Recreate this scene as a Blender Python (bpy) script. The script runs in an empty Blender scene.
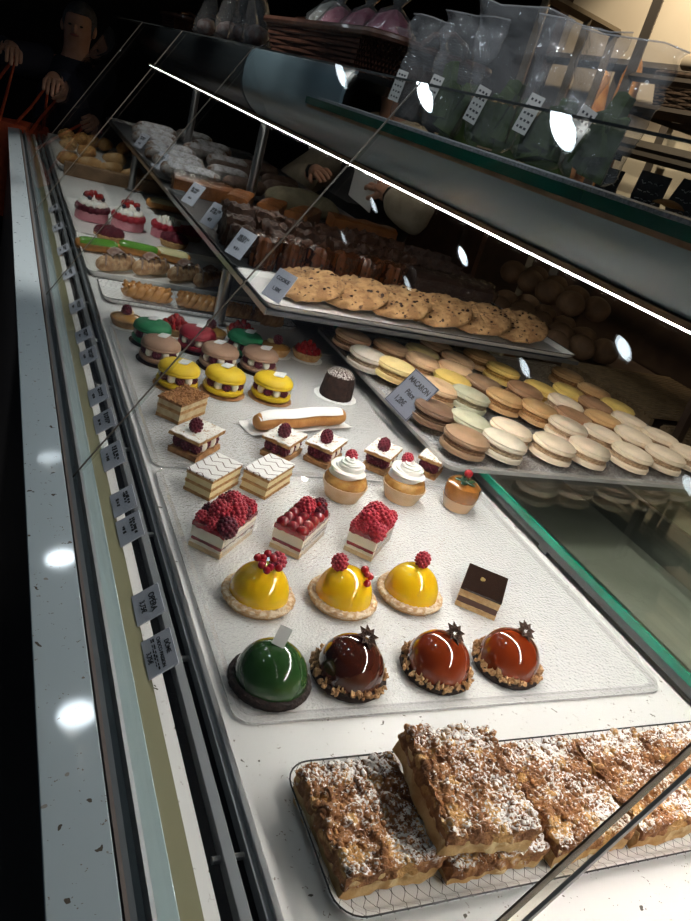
import bpy, bmesh, math, random
from mathutils import Vector, Matrix, Euler, noise
R = math.radians
PI = math.pi
rnd = random.Random(7)
S = bpy.context.scene
COL = S.collection

# ------------------------------------------------------------------ camera (world: x towards the staff side, y along the counter, z up, display deck at z=0)
EYE = Vector((0, 0, .5))
F = 785.0
_y, _p, _r = R(28.5), R(23.9), R(17.0)
FW = Vector((math.sin(_y)*math.cos(_p), math.cos(_y)*math.cos(_p), -math.sin(_p)))
_rt = Vector((math.cos(_y), -math.sin(_y), 0)); _up = _rt.cross(FW)
RT = math.cos(_r)*_rt + math.sin(_r)*_up
UP = -math.sin(_r)*_rt + math.cos(_r)*_up
cd = bpy.data.cameras.new('camera'); cam = bpy.data.objects.new('camera', cd); COL.objects.link(cam)
cd.sensor_fit = 'VERTICAL'; cd.sensor_height = 36; cd.lens = 36*F/921; cd.clip_start = .01; cd.clip_end = 60
m = Matrix((RT, UP, -FW)).transposed().to_4x4(); m.translation = EYE; cam.matrix_world = m
S.camera = cam
S.view_settings.view_transform = 'Standard'; S.view_settings.look = 'None'
S.view_settings.gamma = 1; S.view_settings.exposure = 0.0; S.view_settings.use_curve_mapping = False

def ray(x, y): return RT*((x-345.5)/F) - UP*((y-460.5)/F) + FW
def U(x, y, z=0.0):            # point of the plane at height z seen at a pixel
    d = ray(x, y); return EYE + d*((z-EYE.z)/d.z)
def UX(x, y, X):
    d = ray(x, y); return EYE + d*(X/d.x)

# ------------------------------------------------------------------ materials
MATS = {}
def mat(name, c1, c2=None, ns=40, lo=.4, hi=.6, rough=.5, metal=0, bump=0, bs=60, coat=0, trans=0, sss=0, emit=0, c3=None, n3=20, lo3=.55, hi3=.6, alpha=1, ior=1.45, voro=False, det=4):
    if name in MATS: return MATS[name]
    ma = bpy.data.materials.new(name); ma.use_nodes = True; nt = ma.node_tree; N = nt.nodes; L = nt.links
    b = N['Principled BSDF']; b.inputs['Roughness'].default_value = rough; b.inputs['Metallic'].default_value = metal
    b.inputs['Base Color'].default_value = (*c1, 1); b.inputs['Coat Weight'].default_value = coat; b.inputs['Coat Roughness'].default_value = .05
    b.inputs['Transmission Weight'].default_value = trans; b.inputs['IOR'].default_value = ior; b.inputs['Alpha'].default_value = alpha
    if sss:
        b.inputs['Subsurface Weight'].default_value = sss; b.inputs['Subsurface Radius'].default_value = (.01, .005, .003); b.inputs['Subsurface Scale'].default_value = .5
    if emit:
        b.inputs['Emission Color'].default_value = (*c1, 1); b.inputs['Emission Strength'].default_value = emit
    tc = N.new('ShaderNodeTexCoord')
    def noisetex(scale, d=det):
        n = N.new('ShaderNodeTexNoise'); n.inputs['Scale'].default_value = scale; n.inputs['Detail'].default_value = d
        L.new(tc.outputs['Object'], n.inputs['Vector']); return n
    def ramp(src, lo, hi):
        r = N.new('ShaderNodeMapRange'); r.inputs[1].default_value = lo; r.inputs[2].default_value = hi; L.new(src, r.inputs[0]); return r.outputs[0]
    def mix(f, a, bcol):
        x = N.new('ShaderNodeMix'); x.data_type = 'RGBA'; L.new(f, x.inputs['Factor'])
        if isinstance(a, tuple): x.inputs['A'].default_value = (*a, 1)
        else: L.new(a, x.inputs['A'])
        x.inputs['B'].default_value = (*bcol, 1); return x.outputs['Result']
    col = None
    if c2:
        if voro:
            v = N.new('ShaderNodeTexVoronoi'); v.inputs['Scale'].default_value = ns; L.new(tc.outputs['Object'], v.inputs['Vector']); f = ramp(v.outputs['Distance'], lo, hi)
        else: f = ramp(noisetex(ns).outputs['Fac'], lo, hi)
        col = mix(f, c1, c2)
    if c3:
        col = mix(ramp(noisetex(n3).outputs['Fac'], lo3, hi3), col if col else c1, c3)
    if col: L.new(col, b.inputs['Base Color'])
    if bump:
        bp = N.new('ShaderNodeBump'); bp.inputs['Strength'].default_value = bump; bp.inputs['Distance'].default_value = .002
        L.new(noisetex(bs).outputs['Fac'], bp.inputs['Height']); L.new(bp.outputs['Normal'], b.inputs['Normal'])
    MATS[name] = ma; return ma

def clear_mat(name, tint=(1, 1, 1), refl_ior=1.45, rough=.0, bump=0, bs=100, extra=0, body=(.8, .8, .8)):
    # thin clear sheet: see-through + Fresnel reflection (+ a little milky body)
    ma = bpy.data.materials.new(name); ma.use_nodes = True; nt = ma.node_tree; N = nt.nodes; L = nt.links; N.remove(N['Principled BSDF'])
    t = N.new('ShaderNodeBsdfTransparent'); t.inputs[0].default_value = (*tint, 1)
    g = N.new('ShaderNodeBsdfGlossy'); g.inputs['Roughness'].default_value = rough
    fr = N.new('ShaderNodeFresnel'); ge = N.new('ShaderNodeNewGeometry'); mr = N.new('ShaderNodeMapRange')   # same reflection from either side of the sheet
    mr.inputs[3].default_value = refl_ior; mr.inputs[4].default_value = 1/refl_ior; L.new(ge.outputs['Backfacing'], mr.inputs[0]); L.new(mr.outputs[0], fr.inputs[0])
    mx = N.new('ShaderNodeMixShader'); base = t.outputs[0]
    if bump:
        tc = N.new('ShaderNodeTexCoord'); n = N.new('ShaderNodeTexNoise'); n.inputs['Scale'].default_value = bs; n.inputs['Detail'].default_value = 2
        L.new(tc.outputs['Object'], n.inputs['Vector']); bp = N.new('ShaderNodeBump'); bp.inputs['Strength'].default_value = bump; bp.inputs['Distance'].default_value = .006
        L.new(n.outputs['Fac'], bp.inputs['Height']); L.new(bp.outputs['Normal'], g.inputs['Normal']); L.new(bp.outputs['Normal'], fr.inputs['Normal'])
    if extra:
        df = N.new('ShaderNodeBsdfDiffuse'); df.inputs[0].default_value = (*body, 1); m2 = N.new('ShaderNodeMixShader'); m2.inputs[0].default_value = extra
        L.new(t.outputs[0], m2.inputs[1]); L.new(df.outputs[0], m2.inputs[2]); base = m2.outputs[0]
        if bump: L.new(bp.outputs['Normal'], df.inputs['Normal'])
    L.new(fr.outputs[0], mx.inputs[0]); L.new(base, mx.inputs[1]); L.new(g.outputs[0], mx.inputs[2]); L.new(mx.outputs[0], N['Material Output'].inputs[0])
    MATS[name] = ma; return ma

# ------------------------------------------------------------------ mesh helper
class B:
    def __init__(s): s.v = []; s.f = []
    def add(s, vs, fs):
        o = len(s.v); s.v += [tuple(v) for v in vs]; s.f += [tuple(i+o for i in f) for f in fs]; return s
    def box(s, c, d, rz=0, M=None):
        x, y, z = d[0]/2, d[1]/2, d[2]/2
        vs = [Vector((i*x, j*y, k*z)) for k in (-1, 1) for j in (-1, 1) for i in (-1, 1)]
        T = M if M else Matrix.Rotation(rz, 3, 'Z')
        return s.add([T@v + Vector(c) for v in vs], [(0, 2, 3, 1), (4, 5, 7, 6), (0, 1, 5, 4), (2, 6, 7, 3), (0, 4, 6, 2), (1, 3, 7, 5)])
    def lathe(s, prof, n=32, c=(0, 0, 0), sx=1, sy=1, wob=None, M=None):
        vs = []; fs = []; k = len(prof)
        for i in range(n):
            a = 2*PI*i/n
            for j, (r, z) in enumerate(prof):
                q = r*(wob(a, j) if wob else 1); p = Vector((q*math.cos(a)*sx, q*math.sin(a)*sy, z))
                if M: p = M@p
                vs.append(p+Vector(c))
        for i in range(n):
            for j in range(k-1):
                a = i*k+j; b = ((i+1) % n)*k+j; fs.append((a, b, b+1, a+1))
        if prof[0][0] > 1e-6: fs.append(tuple(i*k for i in range(n))[::-1])
        if prof[-1][0] > 1e-6: fs.append(tuple(i*k+k-1 for i in range(n)))
        return s.add(vs, fs)
    def ell(s, c, r, n=16, m=10, M=None, f=None):
        vs = [(0, 0, -1)]; fs = []
        for j in range(1, m):
            t = PI*j/m-PI/2
            for i in range(n):
                a = 2*PI*i/n; vs.append((math.cos(t)*math.cos(a), math.cos(t)*math.sin(a), math.sin(t)))
        vs.append((0, 0, 1))
        for i in range(n):
            fs.append((0, 1+(i+1) % n, 1+i)); fs.append((len(vs)-1, 1+(m-2)*n+i, 1+(m-2)*n+(i+1) % n))
            for j in range(m-2):
                a = 1+j*n+i; b = 1+j*n+(i+1) % n; fs.append((a, b, b+n, a+n))
        out = []
        for v in vs:
            p = Vector((v[0]*r[0], v[1]*r[1], v[2]*r[2]))
            if f: p = f(p)
            if M: p = M@p
            out.append(p+Vector(c))
        return s.add(out, fs)
    def tube(s, pts, r, n=8, cap=True, flat=1):
        pts = [Vector(p) for p in pts]; rs = r if isinstance(r, (list, tuple)) else [r]*len(pts); vs = []; fs = []; ref = None
        for i, p in enumerate(pts):
            t = (pts[min(i+1, len(pts)-1)]-pts[max(i-1, 0)]).normalized()
            if ref is None: ref = Vector((0, 0, 1)) if abs(t.z) < .9 else Vector((1, 0, 0))
            u = ref-t*ref.dot(t); u.normalize(); w = t.cross(u); ref = u
            for k in range(n):
                a = 2*PI*k/n; vs.append(p+(u*math.cos(a)*flat+w*math.sin(a))*rs[i])
        for i in range(len(pts)-1):
            for k in range(n):
                a = i*n+k; b = i*n+(k+1) % n; fs.append((a, b, b+n, a+n))
        if cap: fs.append(tuple(range(n))[::-1]); fs.append(tuple(range((len(pts)-1)*n, len(pts)*n)))
        return s.add(vs, fs)
    def prism(s, poly, z0, z1):
        n = len(poly); vs = [(x, y, z0) for x, y in poly]+[(x, y, z1) for x, y in poly]
        return s.add(vs, [tuple(range(n))[::-1], tuple(range(n, 2*n))]+[(i, (i+1) % n, (i+1) % n+n, i+n) for i in range(n)])
    def extr(s, prof, y0, y1):                  # closed (x,z) profile swept along y
        n = len(prof); vs = [(x, y0, z) for x, z in prof]+[(x, y1, z) for x, z in prof]
        return s.add(vs, [tuple(range(n)), tuple(range(n, 2*n))[::-1]]+[(i, i+n, (i+1) % n+n, (i+1) % n) for i in range(n)])
    def grid(s, fn, nu, nv, wrapu=False):
        vs = [fn(i/(nu-(0 if wrapu else 1)), j/(nv-1)) for i in range(nu) for j in range(nv)]
        fs = []
        for i in range(nu if wrapu else nu-1):
            for j in range(nv-1):
                a = i*nv+j; b = ((i+1) % nu)*nv+j; fs.append((a, b, b+1, a+1))
        return s.add(vs, fs)
    def slab(s, lx, ly, z0, z1, nx, ny, top, side=None):     # block whose top is lumpy: top(x,y)->dz, side(p)->p
        def P(i, j, k, nz=6):
            x = (i/nx-.5)*lx; y = (j/ny-.5)*ly; t = k/nz; z = z0+(z1-z0)*t
            p = Vector((x, y, z+(top(x, y) if k == nz else top(x, y)*t*.7)))
            return side(p) if side else p
        idx = {}; vs = []; fs = []
        def vid(i, j, k):
            if (i, j, k) not in idx: idx[(i, j, k)] = len(vs); vs.append(P(i, j, k))
            return idx[(i, j, k)]
        for i in range(nx):
            for j in range(ny):
                fs.append((vid(i, j, 6), vid(i+1, j, 6), vid(i+1, j+1, 6), vid(i, j+1, 6))); fs.append((vid(i, j, 0), vid(i, j+1, 0), vid(i+1, j+1, 0), vid(i+1, j, 0)))
        for k in range(6):
            for i in range(nx):
                fs.append((vid(i, 0, k), vid(i+1, 0, k), vid(i+1, 0, k+1), vid(i, 0, k+1))); fs.append((vid(i+1, ny, k), vid(i, ny, k), vid(i, ny, k+1), vid(i+1, ny, k+1)))
            for j in range(ny):
                fs.append((vid(0, j+1, k), vid(0, j, k), vid(0, j, k+1), vid(0, j+1, k+1))); fs.append((vid(nx, j, k), vid(nx, j+1, k), vid(nx, j+1, k+1), vid(nx, j, k+1)))
        return s.add(vs, fs)
    def warp(s, f): s.v = [tuple(f(Vector(v))) for v in s.v]; return s
    def mesh(s, name, ma, smooth=True, ang=40):
        me = bpy.data.meshes.new(name); me.from_pydata(s.v, [], s.f); me.materials.append(ma)
        if smooth:
            me.polygons.foreach_set('use_smooth', [True]*len(me.polygons)); me.set_sharp_from_angle(angle=R(ang))
        me.update(); return me
def nz(p, sc, am): return am*noise.noise(Vector(p)*sc)
def obj(name, me, parent=None, loc=(0, 0, 0), rot=(0, 0, 0), sc=1, label=None):
    o = bpy.data.objects.new(name, me); COL.objects.link(o); o.parent = parent; o.location = loc; o.rotation_euler = rot
    o.scale = (sc, sc, sc) if isinstance(sc, (int, float)) else sc
    if label: o['label'] = label
    return o
def part(name, b, ma, parent=None, label=None, bevel=0, sub=0, smooth=True, ang=40, **k):
    o = obj(name, b.mesh(name, ma, smooth, ang), parent, label=label, **k)
    if bevel:
        mo = o.modifiers.new('bevel', 'BEVEL'); mo.width = bevel; mo.segments = 2; mo.limit_method = 'ANGLE'
    if sub:
        mo = o.modifiers.new('sub', 'SUBSURF'); mo.levels = sub; mo.render_levels = sub
    return o
def tag(o, label, cat, group=None):
    o['label'] = label; o['category'] = cat
    if group: o['group'] = group
    return o
def thing(name, label, cat, loc=(0, 0, 0), rz=0, group=None, rot=None):
    o = bpy.data.objects.new(name, None); COL.objects.link(o); o.empty_display_size = .02; o.location = loc; o.rotation_euler = rot if rot else (0, 0, rz)
    return tag(o, label, cat, group)
def copy_tree(o, parent=None, loc=None, rz=None, label=None, group=None, rot=None):
    c = o.copy(); COL.objects.link(c); c.parent = parent
    for ch in [x for x in o.children]: copy_tree(ch, c)
    if loc is not None: c.location = loc
    if rz is not None: c.rotation_euler = (0, 0, rz)
    if rot is not None: c.rotation_euler = rot
    if label: c['label'] = label
    if group: c['group'] = group
    return c
def struct(name, b, ma, **k):
    o = part(name, b, ma, **k); o['kind'] = 'structure'; return o
def text(name, s, size, ma, parent, loc, rot, ext=.0002, align='CENTER'):
    cu = bpy.data.curves.new(name, 'FONT'); cu.body = s; cu.size = size; cu.extrude = ext; cu.offset = size*.018; cu.align_x = align; cu.align_y = 'CENTER'
    t = bpy.data.objects.new(name, cu); COL.objects.link(t); dg = bpy.context.evaluated_depsgraph_get(); dg.update()
    me = bpy.data.meshes.new_from_object(t.evaluated_get(dg)); bpy.data.objects.remove(t); me.materials.clear(); me.materials.append(ma)
    return obj(name, me, parent, loc, rot)
# ------------------------------------------------------------------ common materials
# speckled white worktop stone: sparse dark chips in a pale ground
def stone(name, base, rough=.25, q=1.0, share=.5):
    ma = mat(name, base, rough=rough); nt = ma.node_tree; N = nt.nodes; L = nt.links; b = N['Principled BSDF']
    tc = N.new('ShaderNodeTexCoord'); col = None
    for sc, th, cc in ((55, .10, (.10, .085, .07)), (120, .12, (.22, .18, .15)), (30, .055, (.30, .28, .26))):
        v = N.new('ShaderNodeTexVoronoi'); v.inputs['Scale'].default_value = sc*q; v.inputs['Randomness'].default_value = 1
        nn = N.new('ShaderNodeTexNoise'); nn.inputs['Scale'].default_value = sc*1.7; L.new(tc.outputs['Object'], nn.inputs['Vector'])
        ad = N.new('ShaderNodeMix'); ad.data_type = 'VECTOR'; ad.inputs['Factor'].default_value = .02; L.new(tc.outputs['Object'], ad.inputs[4]); L.new(nn.outputs['Color'], ad.inputs[5])
        L.new(ad.outputs[1], v.inputs['Vector'])
        a = N.new('ShaderNodeMath'); a.operation = 'LESS_THAN'; a.inputs[1].default_value = th; L.new(v.outputs['Distance'], a.inputs[0])
        sp = N.new('ShaderNodeSeparateColor'); L.new(v.outputs['Color'], sp.inputs[0])
        g = N.new('ShaderNodeMath'); g.operation = 'LESS_THAN'; g.inputs[1].default_value = share; L.new(sp.outputs[0], g.inputs[0])
        mu = N.new('ShaderNodeMath'); mu.operation = 'MULTIPLY'; L.new(a.outputs[0], mu.inputs[0]); L.new(g.outputs[0], mu.inputs[1])
        x = N.new('ShaderNodeMix'); x.data_type = 'RGBA'; L.new(mu.outputs[0], x.inputs['Factor']); x.inputs['B'].default_value = (*cc, 1)
        if col: L.new(col, x.inputs['A'])
        else: x.inputs['A'].default_value = (*base, 1)
        col = x.outputs['Result']
    L.new(col, b.inputs['Base Color']); return ma
stone('deck_stone', (.72, .71, .70), .3, .9, .75)
stone('ledge_stone', (.42, .49, .53), .055, .75, .8)
mat('steel', (.42, .43, .44), metal=1, rough=.28)
mat('steel_dark', (.16, .165, .17), metal=1, rough=.4)
mat('steel_well', (.40, .375, .31), c2=(.48, .45, .38), ns=6, metal=.1, rough=.35)
mat('rail_grey', (.20, .215, .23), rough=.35, metal=.3)
mat('black', (.008, .008, .009), rough=.5)
mat('black_gloss', (.006, .006, .007), rough=.12)
mat('olive', (.19, .18, .10), rough=.4)
mat('white_plastic', (.75, .74, .72), rough=.4)
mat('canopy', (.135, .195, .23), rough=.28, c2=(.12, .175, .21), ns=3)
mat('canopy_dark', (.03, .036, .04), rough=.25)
mat('wood_trim', (.33, .20, .11), c2=(.22, .13, .07), ns=25, rough=.45)
mat('led', (1.0, .86, .68), emit=1)
clear_mat('pane', (.93, .95, .95), 1.38)
clear_mat('shelf_glass', (.93, .97, .95), 1.40)
mat('green_edge', (.0, .17, .10), c2=(.01, .30, .19), ns=9, rough=.08, coat=.5)
mat('green_edge_dark', (.0, .055, .035), rough=.1, coat=.5)
clear_mat('acrylic', (1, 1, 1), 1.65, rough=.06, bump=.55, bs=300, extra=.66, body=(.96, .95, .94))
clear_mat('acrylic_rim', (1, 1, 1), 1.5, rough=.06, extra=.10)
mat('tray_white', (.76, .75, .73), rough=.3)
mat('tray_edge', (.02, .02, .02), rough=.4)

# ------------------------------------------------------------------ setting
ZF = -.92
mat('floor_tile', (.018, .017, .017), c2=(.026, .025, .025), ns=5, rough=.35)
fl = B(); n = 0
for i in range(-4, 9):
    for j in range(-3, 13):
        fl.box((i*.6, j*.6, ZF-.01), (.594, .594, .02))
fl.box((1.2, 2.7, ZF-.016), (8.0, 10, .02))
struct('floor', fl, MATS['floor_tile'], smooth=False)
mat('cream_wall', (.62, .54, .41), c2=(.58, .50, .38), ns=3, rough=.8, bump=.1, bs=120)
struct('wall_back', B().box((2.85, 3.0, .5), (.1, 9.4, 2.9)), MATS['cream_wall'], smooth=False)
mat('dark_wall', (.012, .011, .014), rough=.7)
struct('wall_far', B().box((.4, 7.65, .5), (5.0, .1, 2.9)), MATS['dark_wall'], smooth=False)
struct('ceiling', B().box((.6, 3.0, 1.98), (5.2, 9.4, .08)), mat('ceiling_paint', (.05, .05, .05), rough=.8), smooth=False)
# added dark sheet low on the wall; dark timber cladding on its far stretch
struct('trim_2', B().box((2.785, 2.6, -.24), (.03, 3.3, 1.34)), mat('low_wall_shade', (.03, .015, .009), c2=(.02, .010, .006), ns=8, rough=.6), smooth=False)  # sheet stands in for the shade on the lower wall
struct('trim_1', B().box((2.77, 5.9, .5), (.06, 3.4, 2.9)), mat('dark_timber', (.035, .016, .009), c2=(.02, .009, .006), ns=8, rough=.5), smooth=False)

# ------------------------------------------------------------------ the display case
Y0, Y1 = -.45, 3.92
case = thing('display_case', 'long glazed pastry counter with speckled white deck and steel rails', 'display case', (0, 0, 0))
part('deck', B().box((.515, (Y0+Y1)/2, -.012), (.60, Y1-Y0, .024)), MATS['deck_stone'], case, smooth=False)
part('deck_trim', B().box((.2135, (Y0+Y1)/2, -.006), (.006, Y1-Y0, .02)), MATS['steel'], case, bevel=.001)
# customer ledge, a shade tilted to the shopper
lg = B().box((0, 0, 0), (.046, Y1-Y0, .02))
Mt = Matrix.Rotation(R(-5.5), 3, 'Y')
lg.warp(lambda v: Mt@v + Vector((.0905, (Y0+Y1)/2, -.0105)))
part('ledge', lg, MATS['ledge_stone'], case, bevel=.001)
part('ledge_lip', B().box((.1155, (Y0+Y1)/2, -.006), (.003, Y1-Y0, .016)), mat('bronze_lip', (.20, .16, .14), rough=.4, metal=.5), case, smooth=False)
part('glass_channel', B().extr([(.117, -.02), (.117, -.004), (.1225, -.002), (.1225, -.016), (.1310, -.016), (.1310, .001), (.1345, .0), (.1345, -.02)], Y0, Y1), MATS['rail_grey'], case, smooth=False)
part('inner_channel', B().box((.1425, (Y0+Y1)/2, -.008), (.0155, Y1-Y0, .008)), mat('channel_blue', (.38, .48, .50), rough=.22, metal=.3), case, bevel=.001)
part('price_strip', B().box((.1585, (Y0+Y1)/2, -.010), (.0162, Y1-Y0, .006)), MATS['olive'], case, smooth=False)
part('white_strip', B().box((.172, (Y0+Y1)/2, -.010), (.0108, Y1-Y0, .006)), MATS['deck_stone'], case, smooth=False)
part('air_slot', B().box((.195, (Y0+Y1)/2, -.040), (.034, Y1-Y0, .01)), MATS['black'], case, smooth=False)
for x, w in ((.1920, .0092), (.2085, .0062)):
    part('grille_bar', B().box((x, (Y0+Y1)/2, -.006), (w, Y1-Y0, .012)), MATS['rail_grey'], case, bevel=.0008)
for k in range(16):
    part('grille_pin', B().tube([(.181, .35+k*.212, -.007), (.213, .35+k*.212, -.007)], .0028, 8), MATS['steel'], case)
part('front_panel', B().box((.13, (Y0+Y1)/2, -.46), (.10, Y1-Y0, .86)), mat('panel_dark', (.03, .03, .035), rough=.4), case, smooth=False)
part('plinth', B().box((.50, (Y0+Y1)/2, -.87), (.62, Y1-Y0, .1)), MATS['black'], case, smooth=False)
# staff side well under the glass shelf
part('well_floor', B().box((1.08, .70, -.13), (.50, 2.3, .01)), MATS['steel_well'], case, smooth=False)
part('well_step', B().box((1.22, .70, -.085), (.012, 2.3, .08)), MATS['steel'], case, smooth=False)
part('well_wall', B().box((.822, .70, -.07), (.008, 2.3, .12)), MATS['steel_dark'], case, smooth=False)
part('staff_worktop', B().box((1.36, .70, -.055), (.26, 2.3, .02)), mat('worktop_olive', (.26, .25, .17), rough=.25), case, smooth=False)
part('well_body', B().box((.995, 1.73, -.52), (.35, 4.3, .74)), MATS['black'], case, smooth=False)
# low glass shelf with the green edge
gx, gz = .752, .030
part('low_glass_shelf', B().box((gx+.26, .62, gz), (.52, 2.1, .0095)), MATS['shelf_glass'], case, smooth=False)
part('low_glass_edge', B().box((gx-.0015, .62, gz), (.0035, 2.1, .0105)), MATS['green_edge'], case, label='polished green front edge of the low glass shelf', smooth=False)
part('low_shelf_rail', B().box((gx+.014, .62, gz-.0135), (.018, 2.1, .016)), MATS['steel_dark'], case, smooth=False)
for y in (-.3, .75, 1.55):
    part('shelf_bracket', B().box((gx+.014, y, .008), (.012, .02, .017)), MATS['steel_dark'], case)
# raised shelf and posts
SZ = .135
part('raised_shelf', B().box((.82, 2.60, SZ-.006), (.72, 2.62, .008)), mat('shelf_steel', (.10, .105, .115), metal=.6, rough=.3), case, smooth=False)
part('shelf_lip', B().box((.459, 2.60, SZ-.004), (.003, 2.62, .012)), MATS['steel'], case, smooth=False)
for y in (1.584, 2.983):
    p = B().lathe([(.022, 0), (.022, .004), (.0125, .006), (.0125, SZ-.012)], 20, c=(.465, y, 0))
    part('shelf_post', p, MATS['steel'], case)
for y in (1.68, 2.6, 3.8):
    part('rear_post', B().box((1.165, y, .05), (.02, .02, .16)), MATS['steel_dark'], case)
# front glass: three panes seen from the shopper's side, leaning 60 degrees
ga = R(60); gd = Vector((math.cos(ga), 0, math.sin(ga))); gn = Vector((math.sin(ga), 0, -math.cos(ga)))
def pane(y0, y1, name='front_pane'):
    b = B(); a = Vector((.1268, 0, -.012)); L = .633
    t = .003
    vs = []
    for y in (y0, y1):
        for s, q in ((0, -t), (L, -t), (L, t), (0, t)):
            p = a+gd*s+gn*q; vs.append((p.x, y, p.z))
    b.add(vs, [(0, 1, 2, 3), (7, 6, 5, 4), (0, 4, 5, 1), (1, 5, 6, 2), (2, 6, 7, 3), (3, 7, 4, 0)])
    return part(name, b, MATS['pane'], case, smooth=False)
E0 = .166
for y0, y1 in ((E0, .9035), (.9065, 1.6435), (1.6465, 2.3835), (2.3865, 3.12), (3.123, 3.86)): pane(y0, y1)
def seam(y, w, ma, name, t=.0032, off=0):
    b = B(); a = Vector((.1268, y, -.012))+gn*off
    vs = []
    for yy in (-w, w):
        for s, q in ((0, -t), (.633, -t), (.633, t), (0, t)):
            p = a+gd*s+gn*q; vs.append((p.x, y+yy, p.z))
    b.add(vs, [(0, 1, 2, 3), (7, 6, 5, 4), (0, 4, 5, 1), (1, 5, 6, 2), (2, 6, 7, 3), (3, 7, 4, 0)])
    return part(name, b, ma, case, smooth=False)
for y in (.905, 1.645, 2.385, 3.1215): seam(y, .0009, mat('seam', (.16, .14, .12), rough=.3), 'glass_joint', .0008, -.003)
seam(E0-.0080, .0010, mat('edge_strip', (.66, .64, .60), rough=.12), 'pane_end_edge', .0012)
seam(E0-.0008, .0005, mat('edge_tint', (.11, .085, .06), rough=.1, coat=.4), 'pane_end_strip', .0030)
seam(E0-.0045, .0022, clear_mat('edge_clear', (.92, .91, .86), 1.08), 'pane_end_polish', .0024)
# top edge of the panes
tp = Vector((.1268, 0, -.012))+gd*.633
part('glass_top_edge', B().box((tp.x, (E0+3.86)/2, tp.z+.001), (.004, 3.86-E0, .0025)), mat('edge_dark', (.09, .10, .10), rough=.2), case, smooth=False)
# canopy with its light strip
def canopy(y0, y1, ma, prof, th=.006, name='canopy_panel'):
    b = B(); pts = [Vector((x, 0, z)) for x, z in prof]; out = []
    for i, p in enumerate(pts):
        t = (pts[min(i+1, len(pts)-1)]-pts[max(i-1, 0)]).normalized(); out.append(p+Vector((t.z, 0, -t.x))*th)
    b.extr([(p.x, p.z) for p in pts]+[(p.x, p.z) for p in out[::-1]], y0, y1)
    return part(name, b, ma, case)
CP = [(.605, .402), (.588, .412), (.570, .428), (.556, .448), (.549, .470), (.548, .492)]
CPF = CP[:-1]+[(.548, .500), (.551, .522), (.558, .540), (.570, .548)]
canopy(Y0, 1.42, MATS['canopy'], CP+[(.549, .478)] if False else CP[:-1]); canopy(1.4201, 2.10, MATS['canopy'], CPF); canopy(2.125, 3.9, MATS['canopy_dark'], CPF)  # far stretch is unlit; its shade is put into a darker panel colour
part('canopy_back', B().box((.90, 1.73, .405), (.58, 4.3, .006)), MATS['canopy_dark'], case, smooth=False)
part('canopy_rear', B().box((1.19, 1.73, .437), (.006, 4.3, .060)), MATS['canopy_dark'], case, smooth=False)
part('canopy_trim', B().box((.6105, (Y0+3.9)/2, .3975), (.021, 3.9-Y0, .007)), MATS['wood_trim'], case, smooth=False)
def led(y0, y1, st, nm):
    ma = mat('led_'+nm, (1.0, .945, .875), emit=st)
    part('light_strip', B().box((.6065, (y0+y1)/2, .3930), (.006, y1-y0, .0020)), ma, case, label='glowing warm white light strip under the canopy', smooth=False)
LED_NEAR, LED_FAR = 225, 36
led(-.40, 1.36, LED_NEAR, 'near'); led(1.36, 3.88, LED_FAR, 'far')
# glass top shelf with dark green edge (near stretch), plain black top (far stretch)
part('top_glass_shelf', B().box((.78, .485, .478), (.58, 1.87, .010)), MATS['shelf_glass'], case, smooth=False)
part('top_glass_edge', B().box((.4885, .485, .478), (.003, 1.87, .0115)), MATS['green_edge_dark'], case, label='dark green polished front edge of the top shelf', smooth=False)
part('top_shelf_trim', B().box((.497, .485, .4695), (.012, 1.87, .005)), MATS['wood_trim'], case, smooth=False)
part('top_board', B().box((.88, 2.66, .5415), (.62, 2.48, .012)), MATS['black_gloss'], case, smooth=False)
part('top_underlay', B().box((.90, .485, .467), (.56, 1.87, .006)), MATS['black_gloss'], case, smooth=False)
for y in (2.33, 3.3):
    part('canopy_post', B().lathe([(.014, SZ), (.014, .405)], 18, c=(.70, y, 0)), MATS['steel'], case)
# ------------------------------------------------------------------ pastry materials
mat('raspberry', (.36, .016, .036), c2=(.50, .04, .065), ns=120, rough=.38, sss=.15)
mat('raspberry_dark', (.085, .006, .018), c2=(.16, .012, .03), ns=120, rough=.4, sss=.1)
mat('redcurrant', (.36, .008, .012), rough=.12, sss=.2, coat=.6)
mat('red_jelly', (.32, .008, .014), c2=(.20, .004, .012), ns=70, rough=.08, coat=1)
mat('strawberry', (.34, .012, .010), c2=(.22, .006, .006), ns=60, rough=.15, coat=.6)
mat('yellow_glaze', (.88, .50, .006), c2=(.92, .58, .015), ns=20, rough=.10, coat=1, sss=.1)
mat('green_glaze', (.018, .058, .014), c2=(.03, .085, .022), ns=18, rough=.12, coat=.8)
mat('dark_glaze', (.045, .010, .006), c2=(.08, .017, .008), ns=14, rough=.08, coat=1)
mat('amber_glaze', (.17, .022, .005), c2=(.23, .033, .007), ns=12, rough=.07, coat=1)
mat('choc', (.035, .016, .010), rough=.25, coat=.3)
mat('choc_crumb', (.030, .014, .010), c2=(.012, .006, .004), ns=200, rough=.8, bump=1, bs=300)
mat('biscuit', (.55, .33, .14), c2=(.42, .22, .08), ns=90, rough=.7, bump=.5, bs=250)
mat('coconut_rim', (.78, .64, .46), c2=(.50, .30, .14), ns=180, rough=.8, bump=1, bs=300)
mat('nuts', (.58, .36, .18), c2=(.36, .19, .08), ns=160, rough=.6, bump=.6, bs=260)
mat('anise', (.045, .022, .014), c2=(.08, .04, .025), ns=150, rough=.6)
mat('cream', (.84, .78, .64), c2=(.88, .83, .72), ns=40, rough=.5, sss=.1)
mat('custard', (.78, .62, .32), c2=(.82, .68, .40), ns=60, rough=.45, sss=.1)
mat('puff', (.50, .29, .12), c2=(.33, .16, .055), ns=110, rough=.75, bump=1, bs=220)
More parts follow.
